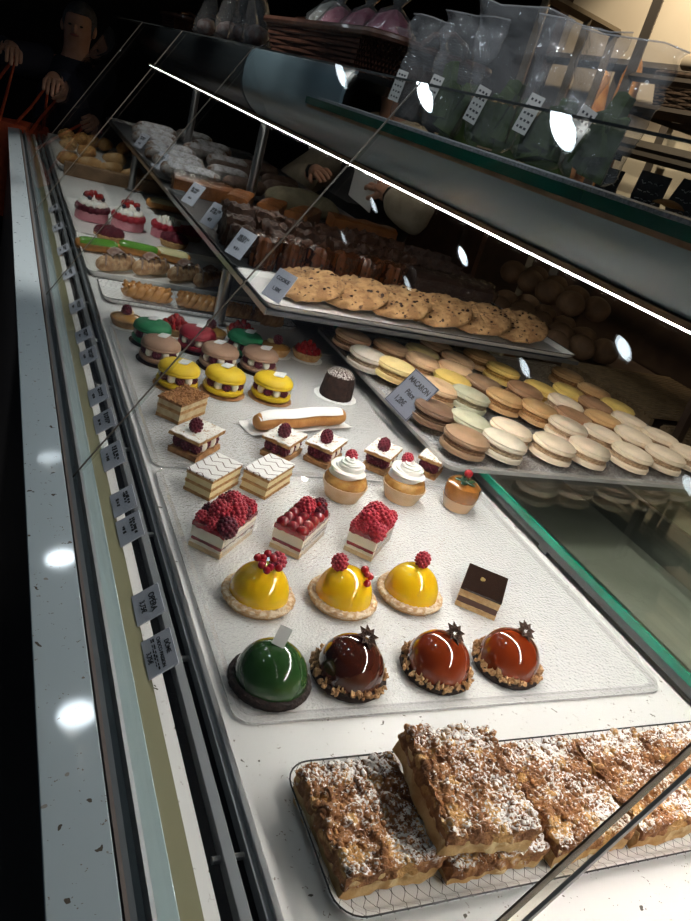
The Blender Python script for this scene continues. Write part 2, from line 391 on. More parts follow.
mat('puff_dark', (.28, .13, .05), c2=(.42, .22, .09), ns=120, rough=.8, bump=1, bs=260)
mat('sponge', (.66, .46, .24), c2=(.55, .34, .16), ns=160, rough=.85, bump=.6, bs=350)
mat('icing', (.86, .84, .80), rough=.35)
mat('icing_sugar_top', (.86, .83, .77), c2=(.40, .22, .09), ns=230, lo=.57, hi=.62, rough=.7, bump=.5, bs=250)
mat('paper', (.82, .82, .80), rough=.6)
mat('card_white', (.50, .52, .60), rough=.45)
mat('ink', (.012, .012, .014), rough=.6)
mat('ink_grey', (.06, .06, .07), rough=.6)
mat('mint_leaf', (.010, .035, .016), rough=.25, coat=.3)
mat('savarin', (.42, .19, .045), c2=(.54, .29, .08), ns=70, rough=.25, coat=.4, bump=.3, bs=200)
mat('paper_cup', (.80, .56, .36), c2=(.74, .48, .28), ns=50, rough=.6, sss=.1)
mat('clear_cup', (.72, .47, .28), rough=.15, coat=.5)
mat('choux', (.50, .23, .065), c2=(.38, .155, .035), ns=50, rough=.6, bump=.4, bs=140)

# ------------------------------------------------------------------ berries shared by many pastries
def _ico(r, sub):
    bm = bmesh.new(); bmesh.ops.create_icosphere(bm, subdivisions=sub, radius=r); vs = [v.co.copy() for v in bm.verts]; bm.verts.index_update(); fs = [tuple(v.index for v in f.verts) for f in bm.faces]; bm.free(); return vs, fs
def berry_mesh(ma, n=54, sub=1):
    b = B(); vs, fs = _ico(1, sub)
    b.ell((0, 0, 0), (.0074, .0074, .0085), 12, 8)
    for i in range(n):
        t = 1-2*(i+.5)/n; a = i*2.39996; s = math.sqrt(1-t*t); c = Vector((s*math.cos(a)*.0072, s*math.sin(a)*.0072, t*.0082))
        b.add([v*.00195+c for v in vs], fs)
    return b.mesh('raspberry', ma, True, 180)
RASP = berry_mesh(MATS['raspberry']); RASPD = berry_mesh(MATS['raspberry_dark'])
def rasp(parent, p, s=1, dark=False, name='raspberry'):
    return obj(name, RASPD if dark else RASP, parent, p, (rnd.uniform(-.5, .5), rnd.uniform(-.5, .5), rnd.uniform(0, 6)), s)
_cb = B().ell((0, 0, 0), (.0042, .0042, .0042), 12, 8).ell((0, 0, .0043), (.0008, .0008, .0008), 6, 4)
CURR = _cb.mesh('redcurrant', MATS['redcurrant'])
def curr(parent, p, s=1): return obj('redcurrant', CURR, parent, p, (rnd.uniform(-1, 1), rnd.uniform(-1, 1), 0), s)
def anise_mesh():
    b = B()
    for k in range(8):
        a = 2*PI*k/8+rnd.uniform(-.1, .1); u = Vector((math.cos(a), math.sin(a), 0)); w = Vector((-u.y, u.x, 0)); l = rnd.uniform(.0095, .0125)
        vs = [u*.0012, u*l*.45+w*.0026+Vector((0, 0, .0025)), u*l*.45+w*.0012-Vector((0, 0, .001)), u*l*.45-w*.0012-Vector((0, 0, .001)), u*l*.45-w*.0026+Vector((0, 0, .0025)), u*l+Vector((0, 0, .0022)), u*l*.5+Vector((0, 0, .0002))]
        b.add(vs, [(0, 1, 2), (0, 2, 3), (0, 3, 4), (1, 5, 2), (2, 5, 3), (3, 5, 4), (0, 6, 1), (0, 4, 6), (1, 6, 5), (4, 5, 6)])
        b.ell(u*l*.5+Vector((0, 0, .0012)), (.0013, .0013, .0010), 6, 4)
    return b.mesh('star_anise', MATS['anise'], False)
ANISE = anise_mesh()
def dome_pt(r, h, a, t, dz):   # point on a dome, t = 0 top .. 1 rim
    return Vector((r*math.sin(t*PI/2)*math.cos(a), r*math.sin(t*PI/2)*math.sin(a), dz+h*math.cos(t*PI/2)))
def dome(b, r, h, z, n=40, m=16, pw=1.0):
    prof = []
    for j in range(m+1):
        t = PI/2*j/m; prof.append((r*math.cos(t)**.88, z+h*math.sin(t)**.92))
    prof[-1] = (0, z+h)
    return b.lathe([(r*.95, z-.001)]+prof, n)
DOMEG = 'glazed dome cakes in the front of the clear tray'
def glazed(px, py, name, label, cat, glaze, base, rim, r=.0335, h=.036, lab_d=None, rz=0):
    t = thing(name, label, cat, U(px, py, .0045), rz)
    b = B().lathe([(0, 0), (.0355, 0), (.0385, .004), (.0375, .008), (.033, .0085), (0, .0085)], 40, wob=lambda a, j: 1+.012*math.sin(22*a))
    part('biscuit_base', b, base, t)
    part('glazed_dome', dome(B(), r, h, .007), glaze, t)
    if rim == 'nuts':
        b = B(); vs, fs = _ico(1, 1)
        for k in range(135):
            a = rnd.uniform(0, 2*PI); q = rnd.uniform(.0335, .0390); s = rnd.uniform(.0018, .0038)
            Mx = Euler((rnd.random()*6, rnd.random()*6, rnd.random()*6)).to_matrix()
            b.add([Mx@Vector((v.x*s*1.3, v.y*s*.8, v.z*s*.6))+Vector((q*math.cos(a), q*math.sin(a), .0075+rnd.uniform(0, .0065)*(.0395-q)/.005)) for v in vs], fs)
        part('chopped_nut_rim', b, MATS['nuts'], t, smooth=False)
    elif rim == 'crumb':
        b = B().grid(lambda u, v: Vector(((.0355+.0042*math.cos(2*PI*v)+nz((u*40, v*9, 1), 1, .0016))*math.cos(2*PI*u), (.0355+.0042*math.cos(2*PI*v)+nz((u*40, v*9, 5), 1, .0016))*math.sin(2*PI*u), .0068+.0045*math.sin(2*PI*v)+nz((u*44, v*8, 9), 1, .002))), 90, 9, True)
        part('crumb_rim', b, MATS['choc_crumb'], t)
    elif rim == 'coconut':
        b = B().grid(lambda u, v: Vector(((.0352+.0050*math.cos(2*PI*v)+nz((u*60, v*9, 1), 1, .0018))*math.cos(2*PI*u), (.0352+.0050*math.cos(2*PI*v)+nz((u*60, v*9, 5), 1, .0018))*math.sin(2*PI*u), .0072+.0040*math.sin(2*PI*v)+nz((u*64, v*8, 9), 1, .002))), 110, 9, True)
        part('coconut_rim', b, MATS['coconut_rim'], t)
    return t
DR, DH = .0336, .0375
# front row
g = glazed(268, 684, 'green_dome_cake', 'dark green glazed dome cake with a blank white card on top', 'cake', MATS['green_glaze'], MATS['choc_crumb'], 'crumb', .0345, .037)
cb = B().box((0, 0, 0), (.012, .0008, .019)); part('card_tab', cb, MATS['paper'], g, label='small white card', loc=(.002, .004, .053), rot=(R(-25), R(10), R(-30)), smooth=False)
for px, py, gl, lb in ((347, 677, 'dark_glaze', 'nearly black brown glazed dome cake with a nut rim, right of the green dome'), (434, 671, 'amber_glaze', 'reddish brown glazed dome cake with star anise, middle one of the three brown domes'), (504.5, 667, 'amber_glaze', 'reddish brown glazed dome cake with star anise, furthest right of its row')):
    t = glazed(px, py, 'brown_dome_cake', lb, 'cake', MATS[gl], MATS['choc_crumb'], 'nuts', DR, DH); t['group'] = 'brown glazed domes'
    obj('star_anise', ANISE, t, dome_pt(DR, DH, R(15), .17, .0110), (R(30), R(8), 0), 1.2)
# lemon domes
for i, (px, py, lb, tops) in enumerate(((257, 599, 'yellow glazed dome cake topped with a raspberry and a cluster of redcurrants, left of three', 'cluster'), (341, 601, 'yellow glazed dome cake with a raspberry and a few separate redcurrants, middle of three', 'two'), (408, 597, 'yellow glazed dome cake topped with one raspberry only, right of three', 'one'))):
    t = glazed(px, py, 'lemon_dome_cake', lb, 'cake', MATS['yellow_glaze'], MATS['biscuit'], 'coconut', DR-.001, .036); t['group'] = 'yellow glazed domes'
    if tops == 'cluster':
        rasp(t, dome_pt(DR, .038, R(20), .30, .0125), 1.1)
        for k in range(12):
            curr(t, dome_pt(DR, .038, R(190+k*31), .10+.30*((k*7) % 5)/5, .0105+.003*(k % 3)), 1.0)
    elif tops == 'two':
        rasp(t, dome_pt(DR, .038, R(150), .28, .0130), 1.15)
        for a, q in ((R(-5), .30), (R(12), .42), (R(-25), .36), (R(-12), .50), (R(-55), .48)): curr(t, dome_pt(DR, .038, a, q, .0105), 1.0)
    else:
        rasp(t, dome_pt(DR, .038, R(40), .10, .0135), 1.1)

# ------------------------------------------------------------------ layered slices
def slab_layers(t, layers, lx, ly, wav=.0006):
    z = 0
    for nm, ma, h, inset in layers:
        sd = rnd.random()*50
        b = B().slab(lx-inset, ly-inset, z, z+h, 26, 14, lambda x, y: nz((x, y, sd), 180, wav), lambda p: p+Vector((nz((p.x, p.y, p.z*2+sd), 260, wav), nz((p.y, p.x, p.z*2-sd), 260, wav), 0)))
        part(nm, b, ma, t); z += h-.0002
    return z
DIAG = R(46)
def corner(px, py, lx, ly, rz=DIAG, z=.0045):     # slice whose nearest bottom corner is seen at a pixel
    c = U(px, py, z); Mz = Matrix.Rotation(rz, 3, 'Z')
    return c + Mz@Vector((lx/2, ly/2, 0))
# opera cake
lx, ly = .064, .050
t = thing('opera_cake', 'square dark chocolate layered cake slice with a gold dot, right of the yellow domes', 'cake', corner(494, 621, lx, ly, R(50)), R(50))
z = slab_layers(t, [('sponge_layer', MATS['sponge'], .0065, 0), ('chocolate_layer', mat('opera_choc', (.10, .045, .035), rough=.4), .0085, .001), ('sponge_layer', MATS['sponge'], .0035, 0), ('cream_layer', mat('coffee_cream', (.55, .37, .2), rough=.5), .002, .001), ('sponge_layer', MATS['sponge'], .004, 0)], lx, ly)
part('chocolate_top', B().box((0, 0, z+.0012), (lx+.001, ly+.001, .0024)), mat('opera_top', (.020, .010, .007), rough=.22), t, bevel=.0006)
part('gold_dot', B().lathe([(0, 0), (.0042, 0), (.0040, .0012), (0, .0016)], 14, c=(.004, .004, z+.0022), sy=.75, wob=lambda a, j: 1+.12*math.sin(3*a)), mat('gold', (.52, .36, .14), rough=.35, metal=.6), t, label='small gold dot')
# raspberry cream slices
def rasp_slice(px, py, lx, ly, label, style):
    t = thing('raspberry_slice', label, 'cake', corner(px, py, lx, ly), DIAG, 'raspberry cream slices')
    z = slab_layers(t, [('sponge_layer', mat('pale_sponge', (.74, .58, .36), c2=(.66, .48, .28), ns=150, rough=.8), .006, 0), ('cream_layer', MATS['cream'], .004, .001)], lx, ly)
    part('berry_layer', B().slab(lx-.002, ly-.002, z, z+.007, 24, 12, lambda x, y: nz((x, y, 3), 150, .002), lambda p: p+Vector((nz(p, 220, .0016), nz(p+Vector((3, 3, 3)), 220, .0016), 0))), MATS['red_jelly'], t)
    part('cream_top', B().slab(lx, ly, z+.005, z+.021, 24, 12, lambda x, y: nz((x, y, 1), 90, .0015)), MATS['cream'], t)
    # wrapper strip of clear film along the long side
    part('film_strip', B().box((0, -ly/2-.0012, .013), (lx-.004, .0004, .020)), MATS['acrylic_rim'], t, smooth=False)
    z += .021
    b = B().slab(lx+.001, ly+.001, z-.0025, z+.003, 34, 20, lambda x, y: nz((x, y, 7), 160, .0025), lambda p: p+Vector((0, 0, -abs(nz((p.x, p.y, 9), 110, .004)) if p.z < z-.001 else 0)))
    part('jelly_glaze', b, MATS['red_jelly'], t)
    k = 0
    if style == 'berries':
        for i in range(5):
            for j in range(3): rasp(t, (-lx*.40+i*lx*.20+rnd.uniform(-.002, .002), -ly*.34+j*ly*.34+rnd.uniform(-.002, .002), z+.006+rnd.uniform(-.001, .002)), rnd.uniform(1.05, 1.2), (i+j) % 3 == 0)
        rasp(t, (-.020, .000, z+.017), 1.45); rasp(t, (-.004, -.012, z+.017), 1.5); rasp(t, (-.030, -.018, z+.007), 1.4, True); rasp(t, (.016, .002, z+.015), 1.3)
    elif style == 'jelly':
        for i in range(5):
            for j in range(3): part('jelly_berry', B().ell((0, 0, 0), (.0085, .0085, .0075), 14, 9, f=lambda p: p*(1+.10*noise.noise(p*260))), MATS['red_jelly'], t, loc=(-lx*.40+i*lx*.2, -ly*.33+j*ly*.33, z+.003), rot=(i, j, 0))
        rasp(t, (.012, .004, z+.013), 1.35); rasp(t, (.026, -.008, z+.013), 1.15, True)
        for k in range(4): curr(t, (.026+.006*math.cos(k*1.6), -.008+.006*math.sin(k*1.6), z+.018), .7)
    else:
        for i in range(5):
            for j in range(3): rasp(t, (-lx*.40+i*lx*.2, -ly*.34+j*ly*.34, z+.005), rnd.uniform(1.05, 1.15))
        rasp(t, (-.022, .002, z+.016), 1.5); rasp(t, (-.004, -.010, z+.016), 1.5); rasp(t, (.013, .004, z+.013), 1.35); rasp(t, (-.030, -.014, z+.008), 1.4)
    return t
rasp_slice(219, 560, .078, .042, 'raspberry cream slice heaped with dark whole raspberries, left of its row of three', 'berries')
rasp_slice(298, 560, .076, .040, 'raspberry cream slice under glossy red jelly with two berries, middle of its row', 'jelly')
rasp_slice(370.5, 562, .072, .038, 'raspberry cream slice with big bright berries, right of its row of three', 'big')
# millefeuilles with marbled icing
def marbled():
    ma = bpy.data.materials.new('marbled_icing'); ma.use_nodes = True; nt = ma.node_tree; N = nt.nodes; L = nt.links; b = N['Principled BSDF']; b.inputs['Roughness'].default_value = .28
    tc = N.new('ShaderNodeTexCoord'); sp = N.new('ShaderNodeSeparateXYZ'); L.new(tc.outputs['Object'], sp.inputs[0])
    def mth(op, a, bb=None):
        n = N.new('ShaderNodeMath'); n.operation = op
        for i, q in enumerate((a, bb)):
            if q is None: continue
            if isinstance(q, (int, float)): n.inputs[i].default_value = q
            else: L.new(q, n.inputs[i])
        return n.outputs[0]
    zig = mth('PINGPONG', sp.outputs['Y'], .0100)           # feathered chevrons
    u = mth('ADD', sp.outputs['X'], mth('MULTIPLY', zig, .9)); w = mth('PINGPONG', u, .0080)
    f = mth('LESS_THAN', w, .0010)
    x = N.new('ShaderNodeMix'); x.data_type = 'RGBA'; L.new(f, x.inputs['Factor']); x.inputs['A'].default_value = (.84, .82, .80, 1); x.inputs['B'].default_value = (.09, .035, .02, 1)
    L.new(x.outputs['Result'], b.inputs['Base Color']); return ma
MARB = marbled()
for px, py, lx, ly, lb in ((208.6, 501.5, .072, .040, 'custard millefeuille with white icing and brown chevrons, left of the pair'), (264.5, 500, .072, .040, 'custard millefeuille with white icing and brown chevrons, right of the pair')):
    t = thing('custard_millefeuille', lb, 'pastry', corner(px, py, lx, ly, R(44)), R(44), 'iced custard slices')
    z = slab_layers(t, [('pastry_layer', MATS['puff'], .004, 0), ('custard_layer', MATS['custard'], .009, .002), ('pastry_layer', MATS['puff'], .004, 0), ('custard_layer', MATS['custard'], .009, .002), ('pastry_layer', MATS['puff'], .004, 0)], lx, ly)
    part('icing_top', B().box((0, 0, z+.0010), (lx+.001, ly+.001, .0022)), MARB, t, bevel=.0008)
# crumb topped brown millefeuille
lx, ly = .072, .042
t = thing('crumb_millefeuille', 'brown millefeuille slice covered in pastry crumbs, in front of the yellow macarons', 'pastry', corner(178, 425, lx, ly, R(44)), R(44))
z = slab_layers(t, [('pastry_layer', MATS['puff'], .005, 0), ('custard_layer', mat('pale_custard', (.62, .50, .30), c2=(.5, .36, .19), ns=90, rough=.6, bump=.5, bs=200), .011, .001), ('pastry_layer', MATS['puff'], .005, 0), ('custard_layer', MATS['pale_custard'], .009, .001)], lx, ly)
b = B().slab(lx+.002, ly+.002, z, z+.004, 50, 30, lambda x, y: nz((x, y, 3), 350, .0035)+nz((x, y, 8), 130, .002))
part('crumb_top', b, mat('brown_crumbs', (.36, .17, .06), c2=(.24, .10, .03), ns=200, rough=.85, bump=1, bs=400), t)
# raspberry napoleons
def napoleon(px, py, lx, ly, label, rz=R(46), pink=False, topberry=True):
    t = thing('raspberry_napoleon', label, 'pastry', corner(px, py, lx, ly, rz), rz, 'sugar dusted raspberry pastry sandwiches'); t.scale = (1, 1, 1.15)
    part('pastry_base', B().slab(lx, ly, 0, .007, 30, 18, lambda x, y: nz((x, y, 1), 200, .0012), lambda p: p+Vector((nz(p, 300, .0012), nz(p.yzx, 300, .0012), 0))), MATS['puff_dark'], t)
    nx = 3; ny = 2
    for side in (0, 1):
        cnt = 5 if side == 0 else 3
        for k in range(cnt):
            u = (k+.5)/cnt-.5
            for sg in (-1, 1):
                p = (u*(lx-.010), sg*(ly/2-.0085), .0155) if side == 0 else (sg*(lx/2-.0085), u*(ly-.012), .0155)
                if side == 1 and k in (0, 2): continue
                if (k+side) % 2 == 0: rasp(t, p, .98, True)
                else: part('cream_dollop', B().ell((p[0]*1.05, p[1]*1.10, p[2]), (.0085, .0085, .0088), 12, 8), MATS['cream'], t)
    part('cream_core', B().box((0, 0, .0145), (lx-.022, ly-.022, .015)), MATS['cream'], t, smooth=False)
    part('pastry_top', B().slab(lx+.004, ly+.004, .0232, .0272, 34, 20, lambda x, y: nz((x, y, 5), 90, .0014), lambda p: p+Vector((nz(p, 300, .001), nz(p.yzx, 300, .001), 0))), MATS['puff'], t)
    part('sugar_top', B().slab(lx+.003, ly+.003, .0268, .0282, 34, 20, lambda x, y: nz((x, y, 5), 90, .0014)), MATS['icing_sugar_top'], t)
    if topberry: rasp(t, (-.008, 0, .0355), 1.15, True)
    return t
napoleon(195, 463, .066, .046, 'sugar dusted raspberry pastry sandwich, leftmost of its kind, beside the crumb millefeuille')
napoleon(284, 465, .060, .042, 'sugar dusted raspberry pastry sandwich in front of the eclair, second from left')
napoleon(326, 470, .060, .040, 'sugar dusted raspberry pastry sandwich behind the left cream cupcake')
napoleon(384, 477, .058, .040, 'sugar dusted raspberry pastry sandwich behind the right cream cupcake')
napoleon(434, 481, .046, .034, 'smallest raspberry pastry sandwich, a part hidden one right of the cream cupcakes', topberry=False)
# eclair on its paper
a, c = U(252, 424, .018), U(345, 417, .018); d = c-a; rz = math.atan2(d.y, d.x)
t = thing('white_iced_eclair', 'long eclair with white icing lying on a paper strip', 'pastry', ((a.x+c.x)/2, (a.y+c.y)/2, .0045), rz)
L2 = .094
part('paper_strip', B().grid(lambda u, v: Vector(((u-.5)*.21, (v-.5)*.05, .0012+.006*abs(2*v-1)**3)), 24, 12).grid(lambda u, v: Vector(((u-.5)*.21, (.5-v)*.05, .0006+.006*abs(2*v-1)**3)), 24, 12), MATS['paper'], t)
part('choux_bun', B().tube([(L2*s, .0015*math.sin(7*s), .0165) for s in [-1, -.985, -.95, -.86, -.6, -.3, 0, .3, .6, .86, .95, .985, 1]], [.003, .008, .012, .0145, .015, .0145, .015, .0145, .015, .0145, .012, .008, .003], 20), MATS['choux'], t)
def _ice(u, v):
    a = R(56)*(2*v-1); q = .0172*(1-.42*abs(2*u-1)**9); return Vector(((u-.5)*.182, q*math.sin(a)+.0015*math.sin(7*(2*u-1)), .0165+q*math.cos(a)))
part('icing', B().grid(_ice, 50, 16), MATS['icing'], t)
# chocolate timbale
t = thing('chocolate_timbale', 'dark chocolate sponge timbale dusted with icing sugar, standing alone right of the yellow macarons', 'cake', U(335, 396, .0045), .4)
prof = [(0, .0), (.030, .0), (.0315, .004), (.0285, .034), (.026, .044), (.019, .051), (.008, .0545), (0, .055)]
part('sponge', B().lathe(prof, 60, wob=lambda a, j: 1+.02*math.sin(17*a+j)), mat('timbale', (.035, .015, .010), c2=(.02, .008, .006), ns=120, rough=.85, bump=1, bs=260), t)
part('sugar_dusting', B().lathe([(.0265, .0438), (.0195, .0515), (.008, .0552), (0, .0556)], 40, wob=lambda a, j: 1+.01*math.sin(9*a)), mat('sugar_on_choc', (.04, .018, .012), c2=(.75, .70, .66), ns=420, lo=.44, hi=.66, rough=.9), t)
part('paper_disc', B().lathe([(0, -.0008), (.040, -.0008), (.041, .0008), (0, .0004)], 40, wob=lambda a, j: 1+.015*math.sin(26*a)), MATS['paper'], t)
# cream cupcakes
def swirl(b, r0, h, z0, turns=3.1, rr=.0105):
    def f(u, v):
        a = u*turns*2*PI; q = r0*(1-u)**.8; w = 2*PI*v; r = rr*(1-.65*u)*(1+.34*math.cos(5*w+u*26))
        return Vector(((q+r*math.cos(w))*math.cos(a), (q+r*math.cos(w))*math.sin(a), z0+h*u+r*math.sin(w)))
    b.grid(f, 110, 24); b.ell((0, 0, z0+h*.42), (r0*.85, r0*.85, h*.62), 16, 10); return b
for px, py, lb in ((341, 497, 'cream topped cupcake in a beige paper case, left of the pair'), (400, 499, 'cream topped cupcake in a beige paper case, right of the pair')):
    t = thing('cream_cupcake', lb, 'cake', U(px, py-1, .0045), rnd.random(), 'whipped cream cupcakes')
    part('paper_case', B().lathe([(0, 0), (.0235, 0), (.0325, .024), (.0318, .0242), (.023, .0012), (0, .001)], 60, wob=lambda a, j: 1+(.018*math.sin(28*a) if j in (2, 3) else 0)), MATS['paper_cup'], t)
    part('savarin_cake', B().lathe([(0, .004), (.0235, .004), (.0300, .020), (.0312, .027), (.028, .033), (.018, .037), (0, .038)], 40, wob=lambda a, j: 1+.02*math.sin(5*a+j)), MATS['savarin'], t)
    part('whipped_cream', swirl(B(), .0185, .020, .038), mat('whip', (.88, .85, .78), rough=.45, sss=.15), t)
    rasp(t, (.006, .012, .0585), 1.05, False, 'berry')
# rum baba
t = thing('rum_baba', 'small glazed baba in a clear cup topped with a red cherry, beside the glass shelf', 'cake', U(456, 507, .0045), 0)
part('clear_case', B().lathe([(0, 0), (.0205, 0), (.0262, .018), (.0255, .0182), (.020, .0012), (0, .001)], 40), MATS['clear_cup'], t)
part('baba', B().lathe([(0, .002), (.0192, .003), (.0240, .016), (.0262, .021), (.0275, .031), (.0255, .040), (.018, .0455), (.006, .046), (0, .0455)], 40, wob=lambda a, j: 1+.012*math.sin(6*a+j*.7)), mat('baba_brown', (.34, .13, .025), c2=(.24, .085, .015), ns=60, rough=.15, coat=.7), t)
b = B()
for k in range(5):
    a = k*1.3; b.ell((.009*math.cos(a)-.003, .009*math.sin(a)-.004, .047), (.0085, .005, .0016), 10, 6, Matrix.Rotation(a, 3, 'Z'))
part('mint_leaves', b, MATS['mint_leaf'], t); part('cherry', B().ell((.006, .008, .0535), (.0068, .0068, .0068), 16, 10), MATS['redcurrant'], t)
# ------------------------------------------------------------------ trays on the deck
def rounded(x0, x1, y0, y1, r, n=6):
    out = []
    for cx, cy, a0 in ((x1-r, y1-r, 0), (x0+r, y1-r, 90), (x0+r, y0+r, 180), (x1-r, y0+r, 270)):
        for k in range(n+1): out.append((cx+r*math.cos(R(a0+90*k/n)), cy+r*math.sin(R(a0+90*k/n))))
    return out
def lip_tray(name, label, x0, x1, y0, y1, z, h, ma, rimma, r=.02, cat='tray', flare=.008, group=None, rimw=.0012, rz=0):
    cx, cy = (x0+x1)/2, (y0+y1)/2
    t = thing(name, label, cat, (cx, cy, z), rz, group)
    loops = []
    for off, zz in ((-.004, 0), (-.001, .0004), (flare*.3, h*.45), (flare*.75, h*.9), (flare, h), (flare+.0012, h), (flare*.75+.0015, h*.8), (flare*.3+.0016, h*.35), (0, -.0004), (-.004, -.0008)):
        loops.append([(px, py, zz+.0009) for px, py in rounded(x0-cx-off, x1-cx+off, y0-cy-off, y1-cy+off, r)])
    b = B(); n = len(loops[0]); vs = [p for l in loops for p in l]; fs = []
    for k in range(len(loops)-1):
        for i in range(n): fs.append((k*n+i, k*n+(i+1) % n, (k+1)*n+(i+1) % n, (k+1)*n+i))
    fs.append(tuple(range(n))[::-1]); fs.append(tuple(range((len(loops)-1)*n, len(loops)*n)))
    b.add(vs, fs); part('tray_body', b, ma, t)
    if rimma:
        q = [(px, py, h+.0009) for px, py in rounded(x0-cx-flare, x1-cx+flare, y0-cy-flare, y1-cy+flare, r)]
        part('rim', B().tube(q+[q[0]], rimw, 6, False), rimma, t)
    return t
def clear_sheet(label, x0, x1, y0, y1):
    cx, cy = (x0+x1)/2, (y0+y1)/2
    t = thing('acrylic_tray', label, 'tray', (cx, cy, 0), 0, 'clear pebbled plastic trays')
    part('pebbled_sheet', B().prism(rounded(x0-cx, x1-cx, y0-cy, y1-cy, .018), .0010, .0038), MATS['acrylic'], t, smooth=False)
    b = B(); o = rounded(x0-cx, x1-cx, y0-cy, y1-cy, .018); i = rounded(x0-cx+.010, x1-cx-.010, y0-cy+.010, y1-cy-.010, .012); n = len(o)
    vs = [(x, y, .002) for x, y in o]+[(x, y, .0085) for x, y in rounded(x0-cx+.003, x1-cx-.003, y0-cy+.003, y1-cy-.003, .016)]+[(x, y, .0042) for x, y in i]
    b.add(vs, [(k*n+q, k*n+(q+1) % n, (k+1)*n+(q+1) % n, (k+1)*n+q) for k in range(2) for q in range(n)])
    part('raised_rim', b, MATS['acrylic_rim'], t)
    return t
clear_sheet('clear pebbled plastic tray under the glazed domes and fruit slices', .226, .738, .466, .918)
clear_sheet('clear pebbled plastic tray under the eclair and the large coloured macarons', .226, .738, .924, 1.475)

# ------------------------------------------------------------------ large filled macarons
def shell(b, r, h, z, up=1, n=40):
    p = [(r*.93, 0), (r*1.0, .0006), (r*1.015, .003), (r*.985, .0045), (r*1.0, .006), (r*.97, h*.55), (r*.86, h*.80), (r*.6, h*.95), (r*.3, h*.995), (0, h)]
    q = [(a, z+c*up) for a, c in p]
    if up < 0: q = q[::-1]; q = [(a, c) for a, c in q]
    return b.lathe([(0, z)]+q if up > 0 else q+[(0, z)], n, wob=lambda a, j: 1+(.012*math.sin(31*a) if (1 <= j <= 4 if up > 0 else n-6 <= j) else 0))
MC = {'yellow': ((.72, .50, .015), (.64, .42, .01)), 'taupe': ((.34, .205, .135), (.30, .175, .11)), 'green': ((.015, .19, .075), (.01, .15, .055)), 'crimson': ((.27, .008, .022), (.22, .006, .018))}
for k, (a, c) in MC.items(): mat('macaron_'+k, a, c2=c, ns=60, rough=.55, bump=.15, bs=300)
def big_macaron(px, py, col, label, r=.0355, cardr=None, z=.0045, seed=0):
    rr = random.Random(px)
    t = thing('filled_macaron', label, 'macaron', U(px, py, z), rr.random()*3, 'large filled macarons')
    part('paper_disc', B().lathe([(0, 0), (r*1.10, 0), (r*1.13, .0012), (0, .0006)], 36), MATS['puff_dark'] if col == 'yellow' else MATS['choc'], t)
    part('bottom_shell', shell(B(), r, .013, .0135, -1), MATS['macaron_'+col], t)
    part('cream_filling', B().lathe([(0, .0125), (r*.62, .0125), (r*.70, .020), (r*.62, .028), (0, .028)], 24), MATS['cream'], t)
    for k in range(11):
        a = 2*PI*k/11; p = (r*.74*math.cos(a), r*.74*math.sin(a), .0205)
        if k % 2 == 0: rasp(t, p, .95, True)
        else: part('cream_dollop', B().ell(p, (.0070, .0070, .0085), 10, 8), MATS['cream'], t)
    part('top_shell', shell(B(), r, .0165, .0270, 1), MATS['macaron_'+col], t)
    if cardr is not None:
        part('price_flag', B().box((0, 0, 0), (.021, .016, .0007)), MATS['paper'], t, label='small white card', loc=(.004, -.006, .0462), rot=(R(14), R(-12), cardr-t.rotation_euler.z), smooth=False)
    return t
for a in ((176, 386, 'yellow', 'yellow filled macaron with a white card, leftmost of the yellow three', R(-50)), (222, 392, 'yellow', 'yellow filled macaron, middle of the yellow three, behind the crumb millefeuille', R(-60)), (269.5, 398, 'yellow', 'yellow filled macaron, right of the yellow three', R(-40)),
          (158, 361, 'taupe', 'taupe filled macaron behind the leftmost yellow one', R(-50)), (217, 367, 'taupe', 'taupe filled macaron with a white card, behind the middle yellow one', R(-55)), (257, 370, 'taupe', 'taupe filled macaron behind the right yellow one', R(-40)),
          (150, 343, 'green', 'green filled macaron at the left of the tray', R(-50)), (242, 353, 'green', 'green filled macaron near the shelf post', R(-45)), (195, 349, 'crimson', 'crimson filled macaron, the only red one', R(-45))):
    big_macaron(a[0], a[1], a[2], a[3], cardr=a[4], r=.0345)
# small tarts behind the big macarons
mat('caramel', (.46, .22, .05), c2=(.52, .28, .08), ns=20, rough=.12, coat=.8)
def tartlet(px, py, kind, label, grp):
    t = thing(kind+'_tart', label, 'tart', U(px, py, .0045), rnd.random()*3, grp)
    part('tart_case', B().lathe([(0, 0), (.0255, 0), (.0315, .014), (.0305, .0165), (.0285, .0145), (0, .013)], 40, wob=lambda a, j: 1+(.01*math.sin(24*a) if j in (2, 3) else 0)), MATS['biscuit'], t)
    part('paper_disc', B().lathe([(0, -.0006), (.035, -.0006), (.036, .0006), (0, .0002)], 30), MATS['paper'], t)
    if kind == 'caramel':
        part('caramel_top', B().lathe([(.0295, .0145), (.0285, .0165), (.02, .0205), (.010, .0225), (0, .023)], 36), MATS['caramel'], t)
        part('custard_rosette', B().ell((.008, .006, .0235), (.010, .009, .005), 14, 8), MATS['custard'], t)
        rasp(t, (-.003, .001, .0295), 1.2, True)
    else:
        k = 0
        for ring, (rad, cnt, zz) in enumerate(((.021, 11, .0185), (.011, 7, .027), (0, 2, .033))):
            for q in range(cnt):
                a = 2*PI*q/cnt+ring; s = rnd.uniform(.9, 1.1)
                b = B().ell((0, 0, 0), (.0068*s, .0058*s, .0085*s), 10, 8, f=lambda p: Vector((p.x*(1-.35*p.z/.0085), p.y*(1-.35*p.z/.0085), p.z)))
                part('strawberry', b, MATS['strawberry'], t, loc=(rad*math.cos(a), rad*math.sin(a), zz), rot=(rnd.uniform(-.6, .6), rnd.uniform(-.6, .6), a))
    return t
tartlet(126, 325, 'caramel', 'glazed caramel tart with a raspberry, leftmost of the tarts', 'caramel tarts')
